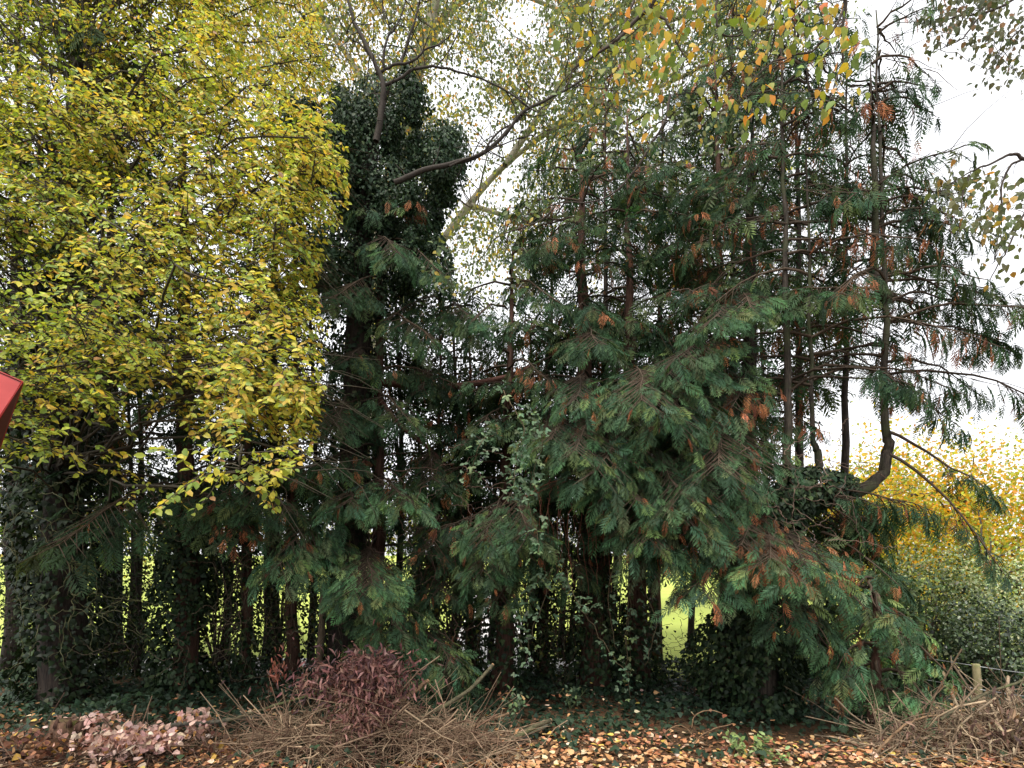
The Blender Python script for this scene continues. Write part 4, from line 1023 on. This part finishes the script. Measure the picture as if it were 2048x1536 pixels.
# ------------------------------------------------------------------ brush piles
def brush(name, label, spots, n_parts, n_stuff, col, col2, Lr, rad, leaves=(), base=None):
    """spots: (px, py, d, spread m, height m, weight)"""
    rng = RG()
    q = P(spots[0][0], 1400, spots[0][2]); b = np.array([q[0], q[1], 0.0])
    t = thing(name, label, 'brush pile', b)
    w = np.array([s[5] for s in spots], float); w /= w.sum()
    def twig():
        s = spots[rng.choice(len(spots), p=w)]
        c = np.array([(s[0] - 1024) / F * s[2], s[2], 0.0])
        h = max(0.03, s[4]) * rng.beta(1.1, 1.6)
        fall = 1 - 0.75 * h / max(0.05, s[4])
        p0 = c + np.array([rng.normal(0, s[3] * fall), rng.normal(0, s[3] * 0.6 * fall), h])
        L = rng.uniform(*Lr); a = rng.uniform(0, 2 * PI); el = rng.normal(0.0, 0.6)
        dv = np.array([math.cos(a) * math.cos(el), math.sin(a) * math.cos(el) * 0.8, math.sin(el)])
        bend = rng.normal(0, 0.9, 3) * [1, 1, 0.8]; ss = np.linspace(-0.5, 0.5, 7)[:, None]
        pth = p0 + dv * L * ss + bend * L * (ss ** 2) + [0, 0, -0.25 * L] * (ss ** 2)
        pth = wiggle(rng, pth, 0.03)
        pth[:, 2] = np.maximum(pth[:, 2], ground_z(pth[:, 0], pth[:, 1]) + 0.01)
        r = rad * min(3.0, rng.lognormal(-0.15, 0.45)); k = rng.uniform()
        cc = (np.array(col) * (1 - k) + np.array(col2) * k) * rng.uniform(0.6, 1.2)
        return pth, r, cc
    for _ in range(n_parts):
        pth, r, cc = twig(); mb = MB(); tube(mb, pth, np.linspace(r * 1.25, r * 0.6, 7), 4, cc); mb.build('twig', M_TWIG, t)
    mb = MB()
    for _ in range(n_stuff):
        pth, r, cc = twig(); tube(mb, pth, np.linspace(r, r * 0.4, 7), 3, cc * 0.8)
        if rng.uniform() < 0.5:
            k = int(rng.integers(2, 5)); e = pth[k] + (pth[k + 1] - pth[k]) * 2.2 + rng.normal(0, 0.07, 3); e[2] = max(e[2], 0.02)
            tube(mb, [pth[k], (pth[k] + e) / 2 + rng.normal(0, 0.012, 3), e], [r * 0.6, r * 0.45, r * 0.3], 3, cc * 0.85)
    mb.build('twigs', M_TWIG, t, kind='stuff')
    for (nm, px, py, d, rx, ry, rz, n, size, cols, p, T, down) in leaves:
        c = P(px, py, d); kc = nrm(rng.normal(0, 1, (22, 3))) * rng.uniform(0.2, 1.05, (22, 1)); u = kc[rng.integers(0, 22, n)] + rng.normal(0, 0.22, (n, 3)) * rng.choice([1, 1, 1, 2.2], (n, 1))
        pos = c + u * [rx, ry, rz] + rng.normal(0, 0.03, (n, 3)); pos[:, 2] = np.maximum(pos[:, 2], ground_z(pos[:, 0], pos[:, 1]) + 0.015)
        D = nrm(rng.normal(0, 0.7, (n, 3)) + [0, 0, -down]); N = nrm(rng.normal(0, 0.7, (n, 3)) + [0, -0.3, 0.6])
        mb = MB(); cc = pick(rng, cols, p, n); bake(mb, T, pos, D, N, size * rng.uniform(0.6, 1.3, n), cc, cc * 0.9); mb.build(nm, M_DRY, t, kind='stuff')
    return t
PUR = [(0.13, 0.06, 0.055), (0.20, 0.10, 0.08), (0.08, 0.045, 0.045), (0.30, 0.17, 0.14)]
TAN, TAN2 = (0.42, 0.31, 0.20), (0.16, 0.09, 0.06)
brush('brush_pile', 'heap of tan cut twigs topped with dried purple leaves in the middle foreground', [(740, 0, 4.75, 0.42, 0.55, 3.0), (600, 0, 4.7, 0.45, 0.34, 2.4), (860, 0, 4.7, 0.4, 0.32, 2.4), (960, 0, 4.65, 0.25, 0.2, 1.2), (520, 0, 4.7, 0.3, 0.22, 1.0)], 250, 950, TAN, TAN2, (0.25, 0.85), 0.0039,
      [('purple_leaves', 725, 1345, 4.75, 0.40, 0.25, 0.22, 2000, 0.075, PUR, [3, 2, 2, 1], LANCE, 0.5), ('purple_leaves', 700, 1375, 4.9, 0.6, 0.3, 0.14, 500, 0.065, PUR, [3, 2, 2, 1], LANCE, 0.5),
       ('purple_leaves', 730, 1420, 4.55, 0.26, 0.15, 0.22, 700, 0.065, PUR, [2, 3, 1, 2], LANCE, 0.8), ('purple_leaves', 555, 1330, 5.0, 0.05, 0.05, 0.17, 60, 0.07, [(0.25, 0.10, 0.07)], [1], LANCE, 1.5)])
PINK = [(0.50, 0.33, 0.27), (0.42, 0.26, 0.22), (0.56, 0.40, 0.33), (0.48, 0.26, 0.10)]
brush('brush_pile', 'low heap of pinkish dried leaves and twigs at bottom left', [(260, 0, 4.6, 0.35, 0.16, 2), (400, 0, 4.6, 0.3, 0.12, 1), (140, 0, 4.55, 0.35, 0.14, 1.4), (30, 0, 4.5, 0.3, 0.12, 1)], 90, 420, (0.22, 0.14, 0.09), (0.10, 0.06, 0.045), (0.2, 0.7), 0.0045,
      [('pink_leaves', 275, 1480, 4.55, 0.40, 0.22, 0.08, 1000, 0.06, PINK, [3, 2, 3, 0.5], BIRCH, 0.3), ('pink_leaves', 190, 1445, 4.8, 0.2, 0.15, 0.06, 160, 0.055, PINK, [3, 2, 3, 0.5], BIRCH, 0.3), ('pink_leaves', 390, 1440, 4.8, 0.15, 0.12, 0.06, 150, 0.055, PINK, [2, 3, 2, 0.8], BIRCH, 0.3),
       ('brown_leaves', 60, 1490, 4.5, 0.5, 0.25, 0.08, 420, 0.055, [(0.13, 0.06, 0.04), (0.24, 0.12, 0.06), (0.4, 0.26, 0.06)], [4, 2, 0.6], BIRCH, 0.2), ('brown_leaves', 440, 1500, 4.6, 0.35, 0.2, 0.08, 250, 0.055, [(0.13, 0.06, 0.04), (0.24, 0.12, 0.06), (0.4, 0.26, 0.06)], [4, 2, 0.6], BIRCH, 0.2)])
DB_ = [(0.14, 0.09, 0.065), (0.22, 0.15, 0.10), (0.08, 0.05, 0.04), (0.33, 0.26, 0.17)]
brush('brush_pile', 'tangled pile of cut stems with hanging brown dead leaves under the fence post', [(1980, 0, 4.7, 0.45, 0.3, 3), (1860, 0, 4.75, 0.35, 0.2, 2), (2060, 0, 4.7, 0.35, 0.4, 2)], 150, 420, (0.42, 0.32, 0.21), (0.2, 0.14, 0.09), (0.35, 1.15), 0.005,
      [('brown_leaves', 1990, 1480, 4.5, 0.45, 0.2, 0.24, 1000, 0.075, DB_, [3, 3, 2, 1], LANCE, 1.5), ('brown_leaves', 1850, 1460, 4.8, 0.4, 0.25, 0.16, 550, 0.06, DB_, [3, 3, 2, 1], LANCE, 1.0), ('brown_leaves', 2010, 1420, 4.9, 0.35, 0.2, 0.16, 450, 0.07, DB_, [3, 3, 2, 1], LANCE, 1.3)])

def pole(name, label, cat, pp, d0, d1, r0, r1, mat, cap=True, twigs=0, dz=None):
    rng = RG(); n = len(pp)
    pts = np.array([P(x, y, d0 + (d1 - d0) * i / (n - 1)) for i, (x, y) in enumerate(pp)])
    gz = ground_z(pts[:, 0], pts[:, 1]); pts[:, 2] = np.maximum(pts[:, 2], gz + r0 * 0.6)
    t = thing(name, label, cat, pts[0]); m = 6 * n
    pth = wiggle(rng, smooth_path(pts, m), 0.012)
    mb = MB(); tube(mb, pth, np.linspace(r0, r1, m), 8, lump=0.08, cap=cap); mb.build('wood', mat, t)
    if cap:
        e = pth[-1]; dv = nrm(pth[-1] - pth[-2]); mb = MB(); tube(mb, [e, e + dv * 0.012], [r1 * 1.0, r1 * 0.9], 8, cap=True); mb.build('cut_end', M_WOOD, t)
    return t
M_POLE = bark_mat('pole_bark', (0.045, 0.042, 0.025), (0.14, 0.12, 0.07), (30, 30, 30), moss=(0.09, 0.11, 0.04))
M_POLE2 = bark_mat('brown_pole_bark', (0.10, 0.06, 0.035), (0.28, 0.18, 0.10), (25, 25, 25))
M_LICH = bark_mat('lichen_bark', (0.04, 0.035, 0.03), (0.17, 0.16, 0.12), (40, 40, 40), moss=(0.08, 0.10, 0.04))
pole('cut_pole', 'mossy cut pole pointing steeply up to the right out of the twig heap', 'pole', [(800, 1455), (860, 1425), (930, 1385), (985, 1330)], 4.7, 5.2, 0.024, 0.015, M_POLE)
pole('cut_pole', 'short brown pole jutting from the twig heap, beside the steep mossy one', 'pole', [(770, 1415), (815, 1392), (855, 1362)], 4.8, 5.1, 0.025, 0.018, M_POLE2)
pole('cut_pole', 'long mossy log with a split pale end lying right of the twig heap', 'log', [(900, 1545), (970, 1520), (1010, 1490), (1060, 1460), (1100, 1441)], 4.4, 5.2, 0.034, 0.022, M_POLE)
pole('cut_pole', 'dark log lying beneath the split-ended mossy one', 'log', [(930, 1520), (1000, 1502), (1060, 1470), (1100, 1448)], 4.6, 5.3, 0.03, 0.02, M_LICH)
pole('cut_pole', 'thin brown stem leaning right across the front of the twig heap', 'pole', [(880, 1500), (905, 1475), (950, 1450), (1015, 1427)], 4.6, 5.1, 0.013, 0.01, M_POLE2)
pole('cut_pole', 'straight tan stick lying level toward the split-ended log', 'pole', [(780, 1468), (880, 1480), (1000, 1497)], 4.6, 4.8, 0.014, 0.012, M_POLE2)
pole('fallen_branch', 'lichen-spotted branch snaking across the pinkish leaf heap', 'branch', [(220, 1540), (235, 1512), (290, 1478), (340, 1450), (400, 1445), (460, 1438), (530, 1430)], 4.4, 4.9, 0.026, 0.016, M_LICH)
pole('fallen_branch', 'green mossy branch leaning left from the purple brush', 'branch', [(460, 1440), (520, 1420), (600, 1395), (680, 1370), (720, 1345)], 4.8, 5.0, 0.013, 0.008, M_POLE)
pole('fallen_branch', 'long pale arching stem rising from the litter at right', 'branch', [(1738, 1530), (1760, 1495), (1800, 1455), (1845, 1435), (1880, 1430)], 4.5, 4.8, 0.012, 0.008, M_POLE2, cap=False)
pole('fallen_branch', 'dark mossy pole slanting up in front of the fence post', 'branch', [(1880, 1440), (1950, 1400), (2000, 1375), (2060, 1358)], 4.6, 4.6, 0.013, 0.01, M_POLE, cap=False)
pole('fallen_branch', 'kinked pale dead stem bowed over the litter', 'branch', [(1345, 1490), (1330, 1468), (1345, 1457), (1365, 1455), (1385, 1475), (1390, 1490)], 4.9, 4.9, 0.006, 0.004, M_POLE2, cap=False)
pole('fallen_branch', 'pale dead stem hooked over beside the holly seedling', 'branch', [(1383, 1470), (1388, 1437), (1412, 1422), (1445, 1427)], 5.0, 5.0, 0.006, 0.004, M_POLE2, cap=False)
pole('fallen_branch', 'slender straight stem slanting up from the litter near the holly seedling', 'branch', [(1385, 1492), (1410, 1468), (1465, 1447)], 4.8, 4.9, 0.006, 0.004, M_POLE2, cap=False)
pole('log', 'dark rotten log lying at the bottom left corner', 'log', [(-80, 1520), (0, 1512), (55, 1500)], 4.4, 4.45, 0.055, 0.05, M_BARK_D)

# stump
rng = RG()
b = P(128, 1510, 4.65); b[2] = 0
t = thing('tree_stump', 'broken splintered stump with a mossy foot at bottom left', 'stump', b)
mb = MB(); tube(mb, [b, b + [0, 0, 0.1], b + [0.01, 0, 0.22], b + [0.02, 0, 0.30]], [0.15, 0.11, 0.1, 0.085], 12, lump=0.18, cap=True)
mb.build('trunk', bark_mat('stump_bark', (0.05, 0.03, 0.02), (0.2, 0.11, 0.07), (30, 30, 8), moss=(0.09, 0.12, 0.02)), t)
for i in range(5):
    a = i * 1.3 + 0.4; q = b + [0.075 * math.cos(a) + 0.02, 0.075 * math.sin(a), 0.26]; h = rng.uniform(0.03, 0.1)
    mb = MB(); tube(mb, [q, q + [0.005, 0, h * 0.6], q + [0.012, 0, h]], [0.03, 0.022, 0.008], 5, lump=0.15, cap=True); mb.build('splinter', M_BARK, t)
mb = MB(); q = b + [0.09, 0.0, 0.2]; tube(mb, [q, q + [0.06, 0, 0.05], q + [0.12, -0.01, 0.07]], [0.05, 0.05, 0.045], 9, lump=0.1, cap=True); mb.build('side_stub', M_BARK, t)

# ------------------------------------------------------------------ fence, shrubs and seedlings at the right
M_POST = bark_mat('post_wood', (0.16, 0.14, 0.07), (0.32, 0.27, 0.15), (40, 40, 4), moss=(0.17, 0.19, 0.07), bump=0.3)
M_WIRE = bpy.data.materials.new('galvanised_wire'); M_WIRE.use_nodes = True
M_WIRE.node_tree.nodes['Principled BSDF'].inputs['Base Color'].default_value = (0.35, 0.36, 0.36, 1)
M_WIRE.node_tree.nodes['Principled BSDF'].inputs['Metallic'].default_value = 0.7
M_WIRE.node_tree.nodes['Principled BSDF'].inputs['Roughness'].default_value = 0.45
DF = 5.35
b = P(1962, 1470, DF); b[2] = 0
t = thing('wire_fence', 'wire fence with round mossy wooden posts beside the glossy shrubs', 'fence', b)
def post(px, pyt, d, r, lean):
    q = P(px, 1400, d); top = P(px + lean, pyt, d); q[2] = -0.05
    mb = MB(); h = top - q
    tube(mb, [q, q + h * 0.5, q + h * 0.985, top], [r, r, r * 0.98, r * 0.86], 14, cap=True); mb.build('post', M_POST, t)
post(1962, 1328, DF, 0.034, -10)
post(1812, 1385, DF + 0.9, 0.03, -2)
post(2150, 1330, DF - 0.2, 0.034, 0)
for z, sag in ((0.62, 0.0), (0.40, 0.01)):
    a, c, e = np.array([P(1690, 0, 6.6)[0], 6.6, z]), np.array([b[0] - 0.03, DF - 0.045, z]), np.array([P(2150, 0, 5.15)[0], 5.15, z - 0.05])
    pth = np.concatenate([smooth_path([a, (a + c) / 2 - [0, 0, sag], c], 8), smooth_path([c, (c + e) / 2 - [0, 0, 0.02], e], 8)[1:]])
    mb = MB(); tube(mb, pth, 0.0035, 5); mb.build('wire', M_WIRE, t)
GL = [(0.08, 0.12, 0.05), (0.15, 0.2, 0.08), (0.28, 0.32, 0.15), (0.03, 0.045, 0.028)]
PALE = [(0.19, 0.25, 0.10), (0.30, 0.34, 0.16), (0.11, 0.15, 0.06), (0.40, 0.40, 0.22), (0.04, 0.06, 0.03)]
x, y, z = P(1850, 1230, 7.4)
leafy('shrub', 'small-leaved pale green shrub behind the low sweeping conifer', 'shrub', (x, y, 0.95), (0.8, 0.6, 0.8), 11000, 0.04, PALE, [3, 3, 2, 1, 2], 80, 0.22, mat=M_GLOSS, T=BIRCH_S, up=0.45, limb_n=30)
x, y, z = P(1985, 1300, 6.6)
leafy('shrub', 'rounded dark glossy evergreen shrub behind the fence post', 'shrub', (x, y, 0.62), (0.62, 0.5, 0.58), 7500, 0.042, [(0.04, 0.065, 0.03), (0.07, 0.10, 0.045), (0.14, 0.18, 0.09), (0.02, 0.03, 0.018)], [3, 3, 1.2, 2], 60, 0.25, mat=M_GLOSS, T=BIRCH_S, up=0.45, limb_n=20)
x, y, z = P(2070, 1230, 8.0)
leafy('shrub', 'pale green bramble thicket at the right edge under the leaning grey limb', 'shrub', (x, y, 1.0), (1.2, 0.6, 0.9), 9000, 0.045, PALE, [3, 3, 1, 2, 0.6], 80, 0.25, mat=M_GLOSS, T=BIRCH_S, up=0.45, limb_n=30)
x, y, z = P(1720, 1330, 7.2)
leafy('shrub', 'ivy-leaved shrub filling between the big ivy-swathed trunk and the low conifer', 'shrub', (x, y, 0.7), (0.75, 0.5, 0.75), 4200, 0.065, [(0.04, 0.065, 0.025), (0.08, 0.11, 0.04), (0.16, 0.2, 0.06)], [3, 3, 1.3], 45, 0.28, mat=M_IVY, T=IVY_S, up=0.4)
def seedling(label, px, py, d, h, n, size, cols, p):
    rng = RG(); b = P(px, py, d); b[2] = float(ground_z(b[0], b[1]))
    t = thing('seedling', label, 'seedling', b)
    ms, pos = MB(), []
    for i in range(5):
        e = b + [rng.normal(0, h * 0.4), rng.normal(0, h * 0.25), h * rng.uniform(0.6, 1.0)]
        pth = smooth_path([b, (b + e) / 2 + rng.normal(0, 0.02, 3), e], 7); tube(ms, pth, np.linspace(0.005, 0.002, 7), 4, (0.08, 0.09, 0.04)); pos.append(pth[rng.integers(2, 7, n // 5)] + rng.normal(0, 0.02, (n // 5, 3)))
    ms.build('stem', M_TWIG, t); pos = np.concatenate(pos); m = len(pos)
    mb = MB(); bake(mb, OVAL, pos, nrm(rng.normal(0, 1, (m, 3)) + [0, 0, 0.2]), nrm(np.array([0, -0.4, 1.0]) + rng.normal(0, 0.3, (m, 3))), size * rng.uniform(0.7, 1.2, m), pick(rng, cols, p, m)); mb.build('leaves', M_IVY, t)
seedling('pale green holly seedling in the orange leaf litter', 1490, 1525, 4.6, 0.22, 90, 0.05, [(0.13, 0.18, 0.06), (0.2, 0.25, 0.1)], [2, 1])
seedling('smaller pale green seedling right of the holly one in the litter', 1538, 1532, 4.5, 0.16, 60, 0.05, [(0.13, 0.18, 0.06), (0.2, 0.25, 0.1)], [2, 1])
seedling('bramble seedling on the ivy carpet right of the twig heap', 1030, 1425, 5.6, 0.3, 80, 0.05, BR, [3, 2, 1])
seedling('bramble seedling by the foot of the hanging vines', 1140, 1410, 5.9, 0.25, 50, 0.05, BR, [3, 2, 1])

# ------------------------------------------------------------------ red painted metal housing at the left edge
M_RED = bpy.data.materials.new('red_paint'); M_RED.use_nodes = True
nt_ = M_RED.node_tree; pr = nt_.nodes['Principled BSDF']
nzr = nt_.nodes.new('ShaderNodeTexNoise'); nzr.inputs['Scale'].default_value = 9.0; nzr.inputs['Detail'].default_value = 8.0
crr = nt_.nodes.new('ShaderNodeValToRGB')
crr.color_ramp.elements[0].position = 0.3; crr.color_ramp.elements[0].color = (0.38, 0.035, 0.03, 1)
crr.color_ramp.elements[1].position = 0.7; crr.color_ramp.elements[1].color = (0.52, 0.06, 0.05, 1)
nt_.links.new(nzr.outputs['Fac'], crr.inputs['Fac']); nt_.links.new(crr.outputs['Color'], pr.inputs['Base Color'])
pr.inputs['Roughness'].default_value = 0.42
M_RED_SHADED = bpy.data.materials.new('red_paint_shaded'); M_RED_SHADED.use_nodes = True  # darker copy of the red, shade of the end face put into its colour
M_RED_SHADED.node_tree.nodes['Principled BSDF'].inputs['Base Color'].default_value = (0.10, 0.012, 0.015, 1)
M_RED_SHADED.node_tree.nodes['Principled BSDF'].inputs['Roughness'].default_value = 0.5
d = 2.5
A, B_, C_, Dd = P(-330, 600, d), P(43, 763, d), P(-12, 850, d), P(-380, 720, d)
A2, B2, C2, D2 = P(-390, 640, d + 0.5), P(44, 767, d + 0.45), P(-22, 950, d + 0.4), P(-420, 800, d + 0.5)
t = thing('red_housing', 'red painted metal housing jutting in at the left edge', 'machinery', (A[0] - 0.1, d, 0.0))
bm_ = MB(); bm_.add([A, B_, C_, Dd], quads=[[0, 3, 2, 1]]); bm_.add([A, B_, B2, A2], quads=[[0, 1, 2, 3]])
bm_.add([Dd, C_, C2, D2], quads=[[0, 3, 2, 1]]); bm_.add([A2, B2, C2, D2], quads=[[0, 1, 2, 3]]); bm_.add([A, A2, D2, Dd], quads=[[0, 1, 2, 3]])
bm_.build('panel', M_RED, t, smooth=False)
e1 = nrm(B_ - A) * 0.004
bm_ = MB(); vv = [B_, C_, C2, B2]; vv = vv + [q + e1 for q in vv]
bm_.add(vv, quads=[[0, 1, 2, 3], [4, 7, 6, 5], [0, 4, 5, 1], [1, 5, 6, 2], [2, 6, 7, 3], [3, 7, 4, 0]])
bm_.build('end_plate', M_RED_SHADED, t, smooth=False)
bm_ = MB(); tube(bm_, [A, B_ + e1, C_ + e1], 0.005, 6, cap=True); tube(bm_, [B_ + e1, B2 + e1, C2 + e1], 0.004, 6, cap=True); bm_.build('rim', M_RED, t)
for k in range(2):
    bm_ = MB(); q = np.array([A[0] - 0.05, d + 0.1 + 0.3 * k, 0.0]); tube(bm_, [q, [q[0], q[1], 2.55]], 0.04, 8, cap=True); bm_.build('leg', M_RED_SHADED, t)
print('FRONDS', TOT, 'YELLOW', NY, 'TRIS', sum(len(o.data.loops) - 2 * len(o.data.polygons) for o in bpy.data.objects if o.type == 'MESH'), 'OBJS', len(bpy.data.objects))
